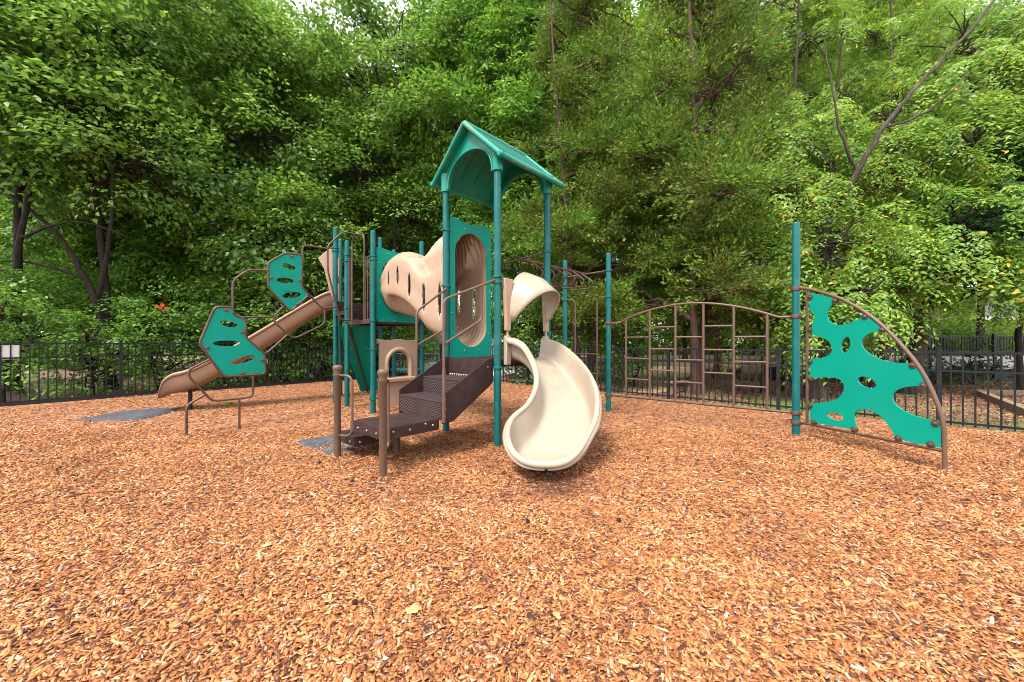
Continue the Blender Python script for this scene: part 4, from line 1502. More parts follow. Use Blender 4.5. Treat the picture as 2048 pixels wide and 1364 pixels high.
def spray(kind, r):
    """one leafy twig in local axes: x outwards, z up. returns base points, axes, normals, lengths, widths"""
    if kind in ('oak', 'bush', 'dark', 'far', 'vine'):
        n = 74
        t = r.uniform(0, 1, n)
        br = r.integers(0, 7, n)
        ang = (br - 3) * .42 + r.normal(0, .08, n)
        base = .2 + .1 * br % 3 * .1
        rad = .12 + .5 * t
        P = np.stack([rad * np.cos(ang), rad * np.sin(ang), .10 * np.sin(3 * t + br) - .14 * t * t + r.normal(0, .05, n)], -1)
        da = ang + r.choice([-1, 1], n) * r.uniform(.3, 1.2, n)
        D = np.stack([np.cos(da), np.sin(da), r.normal(-.25, .35, n)], -1)
        N_ = np.stack([r.normal(0.15, .4, n), r.normal(0, .4, n), np.ones(n)], -1)
        L = r.uniform(.07, .115, n)
        Wd = L * r.uniform(.5, .68, n)
        if kind == 'vine':
            L = r.uniform(.13, .2, n)
            Wd = L * .9
    elif kind == 'ash':
        n = 84
        br = r.integers(0, 9, n)
        ang = (br - 4) * .36 + r.normal(0, .05, n)
        t = r.uniform(.1, 1, n)
        rad = .08 + .46 * t
        P = np.stack([rad * np.cos(ang), rad * np.sin(ang), .12 * t - .30 * t * t + r.normal(0, .035, n)], -1)
        da = ang + r.choice([-1, 1], n) * r.uniform(.5, 1.0, n)
        D = np.stack([np.cos(da), np.sin(da), r.normal(-.5, .25, n)], -1)
        N_ = np.stack([r.normal(.3, .3, n), r.normal(0, .3, n), np.ones(n)], -1)
        L = r.uniform(.08, .135, n)
        Wd = L * r.uniform(.36, .48, n)
    elif kind == 'maple':
        n = 70
        P = np.stack([r.uniform(0, .6, n), r.normal(0, .22, n), r.normal(0, .03, n)], -1)
        da = r.normal(0, 1.0, n)
        D = np.stack([np.cos(da), np.sin(da), r.normal(-.2, .15, n)], -1)
        N_ = np.stack([r.normal(0, .2, n), r.normal(0, .2, n), np.ones(n)], -1)
        L = r.uniform(.08, .12, n)
        Wd = L * r.uniform(.7, .95, n)
    elif kind == 'cedar':
        n = 150
        t = r.uniform(0, 1, n)
        br = r.integers(0, 9, n)
        ang = (br - 4) * .26
        x = t * .55
        spread = (1 - t) * .4 + .6
        P = np.stack([x * np.cos(ang), x * np.sin(ang), .10 * t * t + r.normal(0, .045, n) * spread], -1)
        D = np.stack([np.cos(ang) + r.normal(0, .45, n), np.sin(ang) + r.normal(0, .45, n), r.normal(.25, .4, n)], -1)
        N_ = r.normal(0, 1, (n, 3))
        L = r.uniform(.05, .10, n)
        Wd = L * r.uniform(.28, .45, n)
    else:                                    # elm: long hanging twigs with leaves in two rows
        tw = 5
        Ps, Ds, Ns = [], [], []
        for k in range(tw):
            a = r.uniform(-.9, .9)
            m_ = 17
            t = np.linspace(.05, 1, m_)
            ln = r.uniform(.55, .95)
            x = .42 * ln * (1 - (1 - t) ** 2)
            z = .05 * t - ln * .75 * t ** 2.0
            P = np.stack([x * np.cos(a), x * np.sin(a), z], -1) + r.normal(0, .012, (m_, 3))
            sgn = np.where(np.arange(m_) % 2, 1, -1)
            Ds.append(np.stack([np.cos(a) * .4 - np.sin(a) * sgn * .8, np.sin(a) * .4 + np.cos(a) * sgn * .8, np.full(m_, -.55) + r.normal(0, .2, m_)], -1))
            Ns.append(np.stack([np.cos(a) * .7 + r.normal(0, .25, m_), np.sin(a) * .7 + r.normal(0, .25, m_), np.full(m_, .7)], -1))
            Ps.append(P)
        P, D, N_ = np.concatenate(Ps), np.concatenate(Ds), np.concatenate(Ns)
        n = len(P)
        L = r.uniform(.055, .095, n)
        Wd = L * r.uniform(.38, .52, n)
    D = D / (np.linalg.norm(D, axis=1, keepdims=True) + 1e-9)
    N_ = N_ / (np.linalg.norm(N_, axis=1, keepdims=True) + 1e-9)
    return leaf_quads(P, D, N_, L, Wd)

SPRAYS = {}
for kd in ('oak', 'bush', 'dark', 'far', 'vine', 'ash', 'maple', 'cedar', 'elm'):
    r_ = np.random.default_rng(hash_ := sum(map(ord, kd)))
    SPRAYS[kd] = [spray(kd, r_) for _ in range(6)]

def crown_verts(kind, pos, out, scale, r):
    """stamp leafy twigs at pos, pointing along out"""
    n = len(pos)
    x = out.copy()
    x[:, 2] *= .6 if kind != 'elm' else .25
    x /= np.linalg.norm(x, axis=1, keepdims=True) + 1e-9
    zref = np.tile(np.array([[0, 0, 1.0]]), (n, 1)) + r.normal(0, .28, (n, 3))
    y = np.cross(zref, x)
    y /= np.linalg.norm(y, axis=1, keepdims=True) + 1e-9
    z = np.cross(x, y)
    R = np.stack([x, y, z], -1) * scale[:, None, None]
    which = r.integers(0, 6, n)
    res = []
    for k in range(6):
        sel = np.where(which == k)[0]
        if not len(sel):
            continue
        T = SPRAYS[kind][k].reshape(-1, 3)
        v = np.einsum('nij,mj->nmi', R[sel], T) + pos[sel][:, None, :]
        res.append(v.reshape(-1, 3))
    return np.concatenate(res)

def vnoise(p, f, seed):
    """cheap smooth 3-D noise in -1..1"""
    r = np.random.default_rng(seed)
    o = np.zeros(len(p))
    for k in range(6):
        w = r.normal(0, f * (1 + .35 * k), 3)
        o += np.sin(p @ w + r.uniform(0, 6.3)) / (1 + .35 * k)
    return o / 3.0

class Wood:
    def __init__(self, sides=7):
        self.mb = MB()
    def limb(self, pts, r0, r1, n=5, seg=7, wob=.0, r=None):
        P = catmull(pts, n)
        if wob and r is not None:
            P = [p + (r.normal(0, wob, 3) if 0 < i < len(P) - 1 else 0) for i, p in enumerate(P)]
        N = len(P)
        rad = [r0 + (r1 - r0) * (i / (N - 1)) ** .8 for i in range(N)]
        self.mb.tube(P, rad, seg, cap=False)

def make_tree(name, base, kind, label, cat, height, blobs, density, scale, bark='bark', tr=.16, seed=1, lean=(0, 0), gap=-.55, group=None, stems=1, branches=14, trunk_top=.85, sprigs=None, extra=()):
    """base (x,y); blobs: (dx, dy, z, rx, ry, rz); leafy twigs fill the blobs, limbs reach them from the trunk"""
    r = np.random.default_rng(seed)
    root = empty(name, (base[0], base[1], -.03), 0, label, cat, group)
    w = Wood()
    tops = []
    for s in range(stems):
        a = 2 * math.pi * s / max(stems, 1) + r.uniform(0, 1)
        o0 = V(.25 * math.cos(a), .25 * math.sin(a), 0) * (stems > 1) * (tr / .15)
        h = height * trunk_top * r.uniform(.88, 1.0)
        sp = (.10 * h if stems > 1 else 0)
        pts = [o0, o0 + V(lean[0] * .2 + r.normal(0, .05) + .3 * sp * math.cos(a), lean[1] * .2 + r.normal(0, .05) + .3 * sp * math.sin(a), h * .25),
               o0 + V(lean[0] * .55 + r.normal(0, .14) + .6 * sp * math.cos(a), lean[1] * .55 + r.normal(0, .14) + .6 * sp * math.sin(a), h * .55),
               o0 + V(lean[0] + r.normal(0, .2) + sp * math.cos(a), lean[1] + r.normal(0, .2) + sp * math.sin(a), h)]
        w.limb(pts, tr * r.uniform(.8, 1), tr * .18, 6, 9, .012, r)
        if s == 0:                                       # root flare
            w.mb.tube([o0 + V(0, 0, -.15), o0 + V(0, 0, .05), o0 + V(0, 0, .3)], [tr * 1.5, tr * 1.25, tr * .98], 9, cap=False)
        tops.append(catmull(pts, 10))
    allp, allo, alls = [], [], []
    for bi, (dx, dy, bz, rx, ry, rz) in enumerate(blobs):
        c = V(dx, dy, bz)
        vol = 4.19 * rx * ry * rz
        n = int(density * vol ** .80)
        d = r.normal(0, 1, (n * 2, 3))
        d /= np.linalg.norm(d, axis=1, keepdims=True)
        rad = r.uniform(.12, 1, n * 2) ** .5
        p = d * rad[:, None] * np.array([rx, ry, rz]) * (1 + .18 * vnoise(d, 2.2, seed + bi)[:, None])
        keep = vnoise(p + c, 1.7, seed + 5) + .6 * vnoise(p + c, 4.0, seed + 9) > gap
        p, d = p[keep][:n], d[keep][:n]
        okz = p[:, 2] + bz > .25
        p, d = p[okz], d[okz]
        o = d + np.array([0, 0, .15]) + r.normal(0, .35, d.shape)
        allp.append(p + c)
        allo.append(o)
        alls.append(scale * r.uniform(.75, 1.25, len(p)))
        # a limb from the trunk to the blob and side branches to some of the twigs
        tp_ = tops[bi % stems]
        zt = max(.5, min(bz - .5 * rz - .15 * math.hypot(dx, dy), height * trunk_top * .97))
        st_ = min(tp_, key=lambda q: abs(q[2] - zt))
        f = max(.12, 1 - st_[2] / height)
        if math.hypot(dx, dy) > .3 or rz > .5:
            mid_ = (st_ + c) / 2 + V(0, 0, .12 * rx) + r.normal(0, .12, 3)
            w.limb([st_, mid_, c], tr * .7 * f ** .6 + .012, .018, 5, 6, .03, r)
        if len(p):
            for q_ in p[r.integers(0, len(p), branches)]:
                s0 = r.uniform(.0, .5)
                a_ = c * (1 - s0) + st_ * s0
                e_ = c + q_
                m_ = (a_ + e_) / 2 + r.normal(0, .10, 3) + V(0, 0, .05)
                w.limb([a_, m_, e_], .022 + .05 * tr, .005, 3, 4, .015, r)
    for pts, ra, rb in extra:                            # bare limbs, in world coordinates
        w.limb([V(p[0] - base[0], p[1] - base[1], p[2]) for p in pts], ra, rb, 6, 8, .015, r)
    w.mb.build("trunk", M[bark], root, smooth=80)
    P, O, Sc = np.concatenate(allp), np.concatenate(allo), np.concatenate(alls)
    v = crown_verts(sprigs or kind, P, O, Sc, r)
    q_ = np.arange(len(v)).reshape(-1, 4)
    np_mesh("crown", v, q_, LEAF[kind], root)
    return root

def ball_blobs(r, n, z0, z1, rad, wide, tall=.8, taper=.5):
    """n overlapping leaf masses around a trunk between z0 and z1"""
    out = []
    for k in range(n):
        f = (k + .5) / n
        z = z0 + (z1 - z0) * f
        a = 2.4 * k + r.uniform(-.5, .5)
        wd = wide * (1 - taper * abs(2 * f - .9) ** 1.5)
        d = wd * r.uniform(.35, .95)
        rr = rad * r.uniform(.75, 1.2)
        out.append((d * math.cos(a), d * math.sin(a), z, rr, rr, rr * tall))
    return out

DEN = 10
GRP = "trees behind the fences"
def broad(x, y, h, label, kind='oak', seed=1, n=13, z0=2.2, rad=1.5, wide=2.3, tr=.15, bark='bark_dark', scale=1.6, gap=.05, den=1.0, cat="tree", lean=(0, 0), name="leafy_tree", taper=.4, **k):
    r = np.random.default_rng(seed + 100)
    make_tree(name, (x, y), kind, label, cat, h, ball_blobs(r, n, z0, h - .6, rad, wide, .75, taper), DEN * den, scale, bark, tr, seed, lean, gap, GRP, **k)

# left woodland
broad(-14.2, 11.0, 13, "leafy tree with dark bare lower trunk at the left edge", seed=11, n=12, z0=6.0, rad=1.5, wide=2.6, tr=.17, lean=(.6, 0), branches=22,
      extra=[([(-14.1, 11, 2.0), (-13.2, 10.4, 4.2), (-12.4, 10.2, 6.2), (-11.6, 10.2, 7.6)], .09, .03), ([(-14.1, 11, 3.0), (-15.2, 10.5, 4.8), (-15.9, 10.4, 6.8)], .08, .03), ([(-13.2, 10.4, 4.2), (-11.6, 10.3, 4.6), (-10.4, 10.5, 4.2)], .045, .012)])
broad(-11.7, 11.3, 12.5, "leaning tree with forked dark trunk, second from the left edge", seed=12, n=11, z0=6.2, rad=1.35, wide=2.4, tr=.15, lean=(-1.2, .2), branches=22,
      extra=[([(-11.7, 11.2, 1.6), (-12.0, 10.9, 3.2), (-12.7, 10.6, 4.6), (-13.9, 10.5, 5.6)], .10, .03), ([(-11.9, 11.1, 2.6), (-11.2, 10.8, 4.4), (-11.0, 10.7, 6.6)], .08, .025), ([(-12.0, 10.9, 3.2), (-13.4, 10.6, 3.6), (-14.6, 10.6, 3.5)], .05, .015)])
broad(-10.6, 14.6, 14.5, "tall dark leafy tree behind the straight slide's lower end", seed=13, n=13, z0=5.0, rad=1.6, wide=2.6, tr=.16, gap=.2)
broad(-8.2, 14.0, 7.2, "low spreading bright leafy tree behind the loop climber", kind='oak', seed=14, n=12, z0=1.6, rad=1.25, wide=2.1, tr=.10, taper=.2,
      extra=[([(-8.2, 13.8, 1.4), (-8.7, 13.0, 3.6), (-9.9, 12.6, 5.3), (-11.3, 12.4, 6.4)], .13, .05)])
broad(-8.3, 17.2, 16, "tall leafy tree rising behind the upper loop climber panel", seed=15, n=14, z0=5, rad=1.8, wide=2.8, tr=.18, gap=.25)
broad(-5.6, 17.0, 16, "tall open tree with many thin dark stems behind the second deck", seed=16, n=13, z0=6.5, rad=1.6, wide=2.7, tr=.13, stems=4, gap=.3, branches=24, den=.8)
broad(-3.4, 20.5, 17, "tall dark green tree behind the tunnel", seed=19, n=12, z0=5.5, rad=1.9, wide=2.8, tr=.18, gap=.3)
broad(-15.8, 16.0, 9.5, "bright understorey tree in the second row at the left edge", kind='ash', seed=17, n=12, z0=1.5, rad=1.7, wide=2.9, tr=.1, taper=.2)
broad(-12.0, 17.5, 10.0, "bright understorey tree in the second row behind the leaning tree", kind='ash', seed=18, n=13, z0=1.5, rad=1.7, wide=2.9, tr=.1, taper=.2)
broad(-6.6, 21.5, 9.0, "bright understorey tree far behind the second deck", kind='ash', seed=20, n=9, z0=1.5, rad=1.6, wide=2.6, tr=.1, taper=.2)
# centre: bright ash trees
broad(-1.2, 17.8, 19.0, "tall bright green ash tree left of the tower roof", kind='ash', seed=21, n=17, z0=4.2, rad=1.75, wide=2.6, tr=.15, bark='bark', gap=-.05, scale=1.6)
broad(1.6, 16.6, 17.5, "tall bright green ash tree right of the tower roof", kind='ash', seed=22, n=15, z0=3.0, rad=1.55, wide=2.2, tr=.14, bark='bark', gap=-.05, scale=1.6)
broad(.15, 14.2, 5.8, "young pale green ash tree straight behind the tower", kind='ash', seed=23, n=9, z0=1.9, rad=1.0, wide=1.25, tr=.06, bark='bark', scale=1.15, taper=.2)
# cedars
def cedar(x, y, h, label, seed, wide=2.3, z0=1.7, n=26, tr=.14, den=1.0, gap=.08, lean=(0, 0), stems=1):
    r = np.random.default_rng(seed + 300)
    bl = []
    for k in range(n):
        f = (k + .5) / n
        z = z0 + (h - z0) * f
        a = 2.399 * k + r.uniform(-.4, .4)
        wd = wide * (1.05 - .75 * f)
        d = wd * r.uniform(.5, 1.0)
        rr = r.uniform(.55, .95) * (1.1 - .35 * f)
        bl.append((d * math.cos(a), d * math.sin(a), z + r.uniform(-.3, .3), rr * 1.3, rr * 1.3, rr * .45))
    make_tree("cedar_tree", (x, y), 'cedar', label, "tree", h, bl, DEN * 3.4 * den, 1.2, 'bark_red', tr, seed, lean, gap, GRP, branches=10, trunk_top=.98, stems=stems)
cedar(4.95, 10.3, 12.5, "olive green cedar tree whose twin trunks stand behind the arched ladder", 31, 2.0, 1.9, 30, .13, stems=2)
cedar(2.35, 12.8, 13.0, "olive brown cedar tree behind the overhead ladder", 32, 2.1, 1.6, 32, .13, stems=2)
cedar(7.7, 14.6, 15.0, "tall dark cedar tree behind the gap between the two near cedars", 33, 2.4, 2.2, 32, .16)
cedar(10.6, 15.2, 14.0, "thin dark cedar tree with bare branches right of the tall cedar", 34, 1.7, 3.0, 22, .12, gap=.05)
# right side: drooping elms, tall bare-stemmed trees, a maple
def elm(x, y, h, label, seed, blobs, tr, lean=(0, 0), gap=-.1, stems=1, den=1.0, kind='elm', name="elm_tree", trunk_top=.75, **k):
    make_tree(name, (x, y), kind, label, "tree", h, blobs, DEN * 1.05 * den, 1.45, 'bark', tr, seed, lean, gap, GRP, branches=16, stems=stems, trunk_top=trunk_top, **k)
elm(7.5, 9.6, 8.0, "drooping yellow green elm tree right behind the tall right post", 41,
    [(-1.1, -.2, 2.2, 1.0, .9, .8), (-.4, -.9, 1.9, .9, .8, .7), (.5, -.9, 2.6, 1.0, .9, .8), (-1.3, .3, 3.4, 1.1, 1.0, .8), (0, -.7, 3.7, 1.2, 1.0, .9), (1.2, -.2, 3.3, 1.1, 1.0, .9), (-.6, .3, 4.9, 1.2, 1.1, .8), (.8, .1, 5.3, 1.3, 1.1, .8), (1.5, .8, 4.4, 1.2, 1.1, .9), (.2, .6, 6.6, 1.3, 1.2, .8)], .24, (.5, .3), extra=[([(7.6, 9.5, 2.2), (7.5, 9.3, 3.9), (7.62, 9.0, 4.6), (7.75, 8.7, 5.2), (8.15, 8.5, 6.1), (8.85, 8.4, 7.0), (9.9, 8.4, 8.1), (10.8, 8.5, 9.2)], .10, .02), ([(7.75, 8.7, 5.2), (7.2, 8.6, 6.4), (7.0, 8.7, 8.2)], .04, .012), ([(8.15, 8.5, 6.1), (9.2, 8.6, 6.5), (10.2, 8.6, 7.4)], .035, .01)])
elm(10.9, 10.6, 12.5, "great drooping elm tree with a thick trunk and leaning limbs", 42,
    [(-1.8, -1.0, 2.7, 1.0, .8, .7), (-.3, -1.4, 3.4, 1.1, .9, .7), (1.1, -1.4, 3.0, 1.1, 1.0, .7), (-1.9, -.8, 4.0, 1.3, 1.1, .9), (-.2, -1.5, 4.3, 1.4, 1.1, .9), (1.4, -1.2, 4.6, 1.4, 1.1, .9), (2.8, -.8, 5.2, 1.4, 1.2, .9),
     (-1.2, -.5, 5.8, 1.4, 1.2, .9), (.6, -1.0, 6.3, 1.5, 1.2, 1.0), (2.4, -.8, 6.9, 1.5, 1.3, 1.0), (3.8, -.6, 7.4, 1.5, 1.3, 1.0), (1.2, -.4, 8.2, 1.6, 1.3, 1.0), (3.0, -.6, 8.9, 1.6, 1.4, 1.0), (4.6, -.4, 9.4, 1.6, 1.4, 1.0), (4.0, 0, 10.9, 1.7, 1.4, 1.0), (2.0, .6, 10.2, 1.6, 1.4, .9), (5.2, -.6, 6.0, 1.4, 1.2, .9)], .27, (2.4, .2), -.05)
r9 = np.random.default_rng(77)
elm(11.6, 15.8, 16.5, "tall tree with several grey upright stems and sparse leaves at top", 43, ball_blobs(r9, 15, 5.0, 16.5, 1.5, 2.6, .7, .2), .15, (0, 0), .2, 4, .8, trunk_top=.95, name="tall_tree")
elm(15.6, 16.5, 17, "tall open tree with a bent grey trunk behind the great elm", 44, ball_blobs(r9, 16, 4.0, 16.5, 1.6, 3.0, .7, .2), .17, (1.0, 0), .2, 2, .9, trunk_top=.95, name="tall_tree")
elm(20.0, 16.5, 16, "tall yellow green tree in the second row at the right edge", 45, ball_blobs(r9, 14, 3.5, 15.5, 1.9, 3.0, .7, .2), .18, (0, 0), .05, 1, .9, trunk_top=.9, name="tall_tree")
make_tree("maple_tree", (13.7, 10.4), 'maple', "blue green maple tree with layered boughs at the right edge", "tree", 6.5,
          [(-1.6, -.5, 4.0, 1.2, 1.0, .32), (-.4, -1.0, 4.0, 1.4, 1.0, .3), (.8, -.9, 3.9, 1.3, 1.0, .32), (-1.0, -.4, 4.4, 1.3, 1.1, .38), (.5, -.7, 4.7, 1.5, 1.2, .4), (-.2, 0, 5.6, 1.4, 1.2, .45), (-1.9, -.2, 3.6, 1.0, .9, .28), (.9, -.9, 4.1, 1.2, .9, .3), (1.0, 0, 5.4, 1.3, 1.2, .45)],
          DEN * 2.0, 1.5, 'bark_dark', .12, 46, (-.2, 0), -.6, GRP)

# shrubs behind the fences
def shrub(x, y, h, w, label, seed, kind='bush', den=1.0, gap=-.5, n=6):
    r = np.random.default_rng(seed + 500)
    bl = []
    for k in range(n):
        a = 2.4 * k
        d = w * r.uniform(.2, .75)
        rr = w * r.uniform(.45, .7)
        bl.append((d * math.cos(a), d * math.sin(a), max(.45, h * (.3 + .6 * (k + .5) / n)), rr, rr, min(rr, h * .3)))
    make_tree("shrub", (x, y), kind, label, "shrub", h * .8, bl, DEN * den, .95, 'bark_dark', .035, seed, (0, 0), gap, "shrubs behind the fences", stems=3, branches=8, trunk_top=.9)
for k, (x, y, h, w, lab) in enumerate([
        (-11.9, 9.0, 2.5, 1.15, "leafy shrub behind the white board on the left fence"),
        (-14.2, 9.6, 3.6, 1.5, "tall leafy shrub at the left edge behind the white board"),
        (-16.5, 12.0, 4.2, 1.7, "tall leafy shrub in the second row at the left edge"),
        (-10.9, 10.0, 1.9, 1.05, "leafy shrub right of the white board, behind the first full bay of fence"),
        (-10.2, 11.2, 2.6, 1.2, "shrub bearing orange red trumpet flowers behind the left fence post"),
        (-9.0, 12.2, 2.3, 1.15, "leafy shrub behind the lower end of the straight slide"),
        (-7.9, 13.4, 2.7, 1.2, "leafy shrub seen under the loop climber's lower panel"),
        (-6.7, 14.6, 2.4, 1.2, "leafy shrub behind the fence left of the grouped posts"),
        (-5.4, 16.0, 2.8, 1.3, "leafy shrub behind the leaning green climbing wall"),
        (-4.4, 18.4, 2.4, 1.0, "bright shrub behind the far corner bench")]):
    shrub(x, y, h, w, lab, 60 + k)
shrub(.75, 12.7, 1.0, .75, "low dark round bush behind the fence left of the spiral slide", 71, 'dark', 1.6, -1.2)
shrub(1.0, 14.2, 3.0, 1.3, "bright bush behind the spiral slide's hood", 72, 'bush')
shrub(3.7, 11.9, 1.6, .8, "small bush by the path behind the arched ladder's left end", 73, 'bush', 1, -.2)
shrub(13.0, 12.7, .8, .7, "low dark bush before the walkway, left one", 74, 'dark', 1.6, -1.0, 4)
shrub(15.0, 12.6, .8, .8, "low dark bush before the walkway, right one", 75, 'dark', 1.6, -1.0, 4)
hd = np.random.default_rng(5)
pos = np.stack([hd.uniform(18, 46, 900), hd.uniform(20.5, 22.5, 900), hd.uniform(.4, 2.4, 900)], -1)
hv = crown_verts('bush', pos - V(30, 21.5, 0), hd.normal(0, 1, (900, 3)), np.full(900, 1.5), hd)
hg = np_mesh("hedge", hv, np.arange(len(hv)).reshape(-1, 4), LEAF['far'])
hg.location = (30, 21.5, -.03)
tag(hg, "bright green hedge in front of the house at far right", "hedge")

# bare trunks between fence and elms
for k, (x, y, tr, lab) in enumerate([(6.9, 10.6, .09, "slim dark trunk left of the tall right post"), (7.75, 11.0, .08, "slim dark trunk just left of the slimmer elm's trunk"), (9.6, 10.2, .16, "reddish leaning trunk left of the great elm's trunk")]):
    make_tree("slim_tree", (x, y), 'elm', lab, "tree", 8, [(0, 0, 6.2, 1.1, 1.1, .9), (.5, .3, 7.4, 1.1, 1.0, .8)], DEN, 1.15, 'bark_red' if k == 2 else 'bark', tr, 80 + k, ((-.3, .1), (.3, 0), (.9, 0))[k], -.4, GRP)

# vine with big leaves draped over the left trees
vr = np.random.default_rng(9)
vp = []
for (x0, y0, z0_, x1, y1, z1_, n) in ((-13.2, 9.8, 9.5, -9.0, 12.4, 6.6, 150), (-9.6, 12.4, 6.8, -6.8, 14.6, 8.0, 90), (-9.0, 12.6, 5.0, -7.0, 13.2, 3.2, 110), (-8.4, 12.0, 4.4, -6.6, 13.2, 5.2, 80)):
    t = vr.uniform(0, 1, n)[:, None]
    p = V(x0, y0, z0_) * (1 - t) + V(x1, y1, z1_) * t
    p[:, 2] -= 1.2 * np.abs(vr.normal(0, .6, n))
    p[:, :2] += vr.normal(0, .25, (n, 2))
    vp.append(p)
vp = np.concatenate(vp)
lv = []
for p in vp:
    pass
n = len(vp)
D = vr.normal(0, 1, (n * 5, 3)) * np.array([1, 1, .3]) + np.array([.2, -.4, -.8])
D /= np.linalg.norm(D, axis=1, keepdims=True)
N_ = vr.normal(0, .3, (n * 5, 3)) + np.array([.1, -.6, .6])
N_ /= np.linalg.norm(N_, axis=1, keepdims=True)
base = np.repeat(vp, 5, 0) + vr.normal(0, .2, (n * 5, 3))
L = vr.uniform(.10, .18, n * 5)
vv = leaf_quads(base, D, N_, L, L * .95, .1).reshape(-1, 3)
vo = V(-10, 12, 0)
root = empty("vine", tuple(vo), 0, "vine with big pale heart shaped leaves draped over the left trees", "vine")
np_mesh("leaves", vv - vo, np.arange(len(vv)).reshape(-1, 4), LEAF['vine'], root)
m = MB()
for a, b in (((-13.2, 9.8, 9.5), (-9.0, 12.4, 6.6)), ((-9.6, 12.4, 6.8), (-6.8, 14.6, 8.0)), ((-9.0, 12.6, 5.0), (-7.0, 13.2, 3.2)), ((-9.0, 12.4, 6.6), (-8.9, 12.9, 0))):
    a, b = V(*a) - vo, V(*b) - vo
    m.tube(catmull([a, (a + b) / 2 + V(.2, .1, -.3), b], 6), .012, 5)
m.build("stem", M['bark_dark'], root)

# trumpet flowers on the shrub
fl = empty("trumpet_flowers", (-9.55, 10.55, 2.35), 0, "cluster of orange red trumpet flowers above the left fence", "flower")
for k, (dx, dz) in enumerate(((-.08, 0), (.06, .03), (.16, -.06), (-.02, -.05))):
    m = MB()
    ax_ = unit(V(.3 + .2 * k, -1, -.3))
    m.lathe([(.008, 0), (.014, .03), (.022, .06), (.05, .085)], V(dx, 0, dz), 9, ax_)
    m.build("flower", M['flower'], fl)

# far woodland: several rows of loose trees and a wooded bank that reads as one mass
for k, (x, y, h) in enumerate([(-25, 21, 16), (-15.5, 22, 20), (-9.5, 28, 17), (5.5, 27, 26), (12.5, 28, 26), (18.5, 28, 22), (25, 40, 22), (27, 28, 28)]):
    lab = ["far pale green tree at the left edge", "far pale green tree behind the left woodland", "far pale green tree behind the second deck", "far bright tree behind the cedars' left gap", "far bright tree behind the cedars' right gap", "far bright tree behind the tall grey stems", "far bright tree behind the maple", "far bright tree high behind the great elm's leaning limbs"][k]
    broad(x, y, h, lab, kind='far', seed=90 + k, n=16, z0=2.8, rad=2.8, wide=3.6, tr=.2, scale=2.1, den=.42, gap=-.1, bark='bark', name="far_tree")
fr_ = np.random.default_rng(31)
n = 2600
px_ = fr_.uniform(-60, 60, n)
py_ = 40 + fr_.uniform(0, 5, n) + .004 * px_ ** 2
pz_ = fr_.uniform(0, 1, n) ** 1.3 * (6.5 + 1.5 * np.sin(px_ * .5))
fv = crown_verts('far', np.stack([px_, py_, pz_], -1), fr_.normal(0, 1, (n, 3)), np.full(n, 3.2), fr_)
tag(np_mesh("far_woodland", fv, np.arange(len(fv)).reshape(-1, 4), LEAF['far']), "far bright green woodland edge behind everything", "woodland", kind="stuff")

# ------------------------------------------------------------------ grass and leaf litter beyond the right fence, small things on the chips
def scatter_region(n, f, seed, zone):
    r = np.random.default_rng(seed)
    x = r.uniform(zone[0], zone[1], n)
    y = r.uniform(zone[2], zone[3], n)
    k = (~inside(x, y, -.05)) & f(x, y)
    return x[k], y[k], r
def wob(x, y):
    return .5 * np.sin(1.1 * x + .6 * y) + .4 * np.sin(2.3 * x - 1.7 * y + 1) + .3 * np.sin(4.1 * y + x)
x, y, r = scatter_region(90000, lambda x, y: np.where(x > 5.6, ((x - FC[0]) * .667 + (y - FC[1]) * .745 + .5 * wob(x, y)) < 1.75, wob(x, y) > .0), 3, (1, 15, 4.5, 16))
n = len(x)
P = np.stack([x, y, np.full(n, -.03)], -1)
D = r.normal(0, .45, (n, 3))
D[:, 2] = 1
D /= np.linalg.norm(D, axis=1, keepdims=True)
N_ = r.normal(0, 1, (n, 3))
N_[:, 2] *= .2
L = r.uniform(.03, .085, n)
gv = leaf_quads(P, D, N_ / np.linalg.norm(N_, axis=1, keepdims=True), L, np.full(n, .009), 0).reshape(-1, 3)
tag(np_mesh("grass", gv, np.arange(len(gv)).reshape(-1, 4), M['grass']), "short green grass in patches behind the right fence", "grass", kind="stuff")
x, y, r = scatter_region(46000, lambda x, y: np.where(x > 5.6, ((x - FC[0]) * .667 + (y - FC[1]) * .745 + .5 * wob(x, y)) > 1.25, wob(x, y) < .15), 4, (0, 17, 4.5, 15))
n = len(x)
P = np.stack([x, y, np.full(n, -.015) + r.uniform(0, .02, n)], -1)
D = r.normal(0, 1, (n, 3))
D[:, 2] *= .25
D /= np.linalg.norm(D, axis=1, keepdims=True)
N_ = r.normal(0, .3, (n, 3))
N_[:, 2] = 1
L = r.uniform(.03, .075, n)
lv = leaf_quads(P, D, N_ / np.linalg.norm(N_, axis=1, keepdims=True), L, L * .6, .2).reshape(-1, 3)
tag(np_mesh("leaf_litter", lv, np.arange(len(lv)).reshape(-1, 4), M['litter']), "brown fallen leaves covering the ground behind the right fence", "leaf litter", kind="stuff")

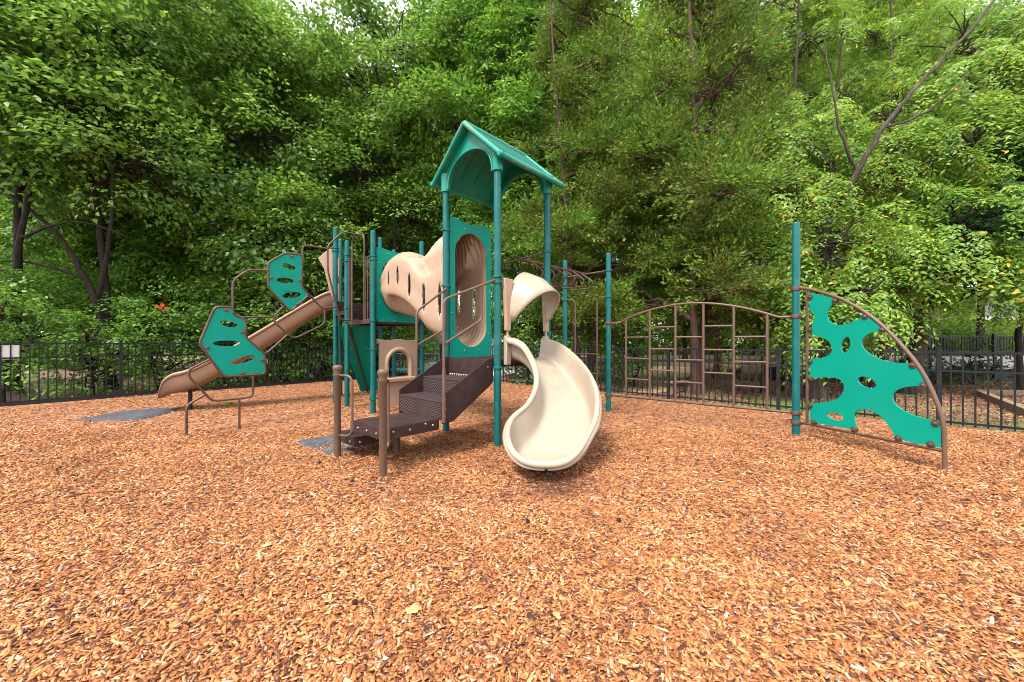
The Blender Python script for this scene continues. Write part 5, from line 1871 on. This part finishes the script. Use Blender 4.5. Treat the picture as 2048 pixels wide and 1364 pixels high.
# spiky seed balls
sm = MB()
sm.lathe([(.0, -.019), (.011, -.016), (.018, -.007), (.019, .002), (.015, .012), (.007, .018), (0, .019)], seg=12)
for k in range(40):
    r_ = np.random.default_rng(k)
    dd = unit(r_.normal(0, 1, 3))
    t1 = unit(np.cross(dd, V(.3, .5, .8)))
    t2 = np.cross(dd, t1)
    b_ = dd * .017
    sm.add([b_ + t1 * .004, b_ - t1 * .002 + t2 * .0035, b_ - t1 * .002 - t2 * .0035, dd * .027], [(0, 1, 3), (1, 2, 3), (2, 0, 3)])
proto = sm.build("seed_ball", M['seedball'])
balls = [(-2.13, 4.29, "dark spiky seed ball on the chips left of the outer grab posts"), (-1.53, 3.72, "dark spiky seed ball on the chips before the grab posts"), (.115, 2.84, "dark spiky seed ball on the chips in front of the spiral slide"), (.19, 2.78, ""), (-.81, 2.0, "dark spiky seed ball nearest the camera, left of centre"), (.80, 2.9, "dark spiky seed ball right of the spiral slide's foot")]
first = True
for x, y, lab in balls:
    if not lab:
        continue
    o = proto if first else proto.copy()
    if not first:
        COL.objects.link(o)
    first = False
    o.location = (x, y, float(mulch_height(np.array(x), np.array(y))) + .04)
    o.rotation_euler = (x, y, 0)
    o.scale = (.72, .72, .72)
    tag(o, lab, "seed ball", "seed balls on the chips")
# big dry leaves
def dry_leaf(x, y, rz, s, label):
    m = MB()
    pts = []
    lob = 5
    for k in range(40):
        a = 2 * math.pi * k / 40
        rad = .034 * (1 + .24 * math.cos(lob * a)) * (1.25 if math.cos(a) > .5 else .9)
        pts.append((rad * math.cos(a), rad * math.sin(a)))
    vs = [(a, b * .8, .009 * math.sin(60 * a) * math.cos(50 * b) + 9 * b * b) for a, b in pts] + [(0, 0, 0)]
    m.add(vs, [(k, (k + 1) % 40, 40) for k in range(40)])
    o = m.build("dry_leaf", M['dryleaf'], solid=.0012)
    o.location = (x, y, float(mulch_height(np.array(x), np.array(y))) + .032)
    o.rotation_euler = (.15, .1, rz)
    o.scale = (s, s, s)
    tag(o, label, "leaf", "dry leaves on the chips")
dry_leaf(-.50, 1.94, .4, 1.0, "large pale dry leaf on the chips, nearest the camera")
dry_leaf(.22, 1.90, 2.0, .7, "small pale dry leaf on the chips right of the nearest one")
dry_leaf(1.28, 2.62, 2.6, .6, "pale dry leaf on the chips right of the worn dark patch")
dry_leaf(1.9, 2.2, .9, .7, "dry leaf on the chips at right, well in front of the quarter round climbing panel")
dry_leaf(-1.62, 2.56, 1.0, .8, "yellow dry leaf on the chips at left, farther than the nearest one")
# weed sprig beside the loop climber
wr = np.random.default_rng(2)
P = wr.normal(0, .03, (26, 3)) * np.array([1, 1, .1])
D = wr.normal(0, .8, (26, 3))
D[:, 2] = np.abs(D[:, 2]) + .5
D /= np.linalg.norm(D, axis=1, keepdims=True)
N_ = wr.normal(0, .4, (26, 3)) + np.array([0, -.3, 1])
N_ /= np.linalg.norm(N_, axis=1, keepdims=True)
wv = leaf_quads(P, D, N_, wr.uniform(.05, .11, 26), wr.uniform(.02, .04, 26)).reshape(-1, 3)
o = np_mesh("weed", wv, np.arange(len(wv)).reshape(-1, 4), LEAF['far'])
o.location = (-6.0, 8.25, .03)
tag(o, "small bright green weed growing in the chips under the loop climber", "weed")
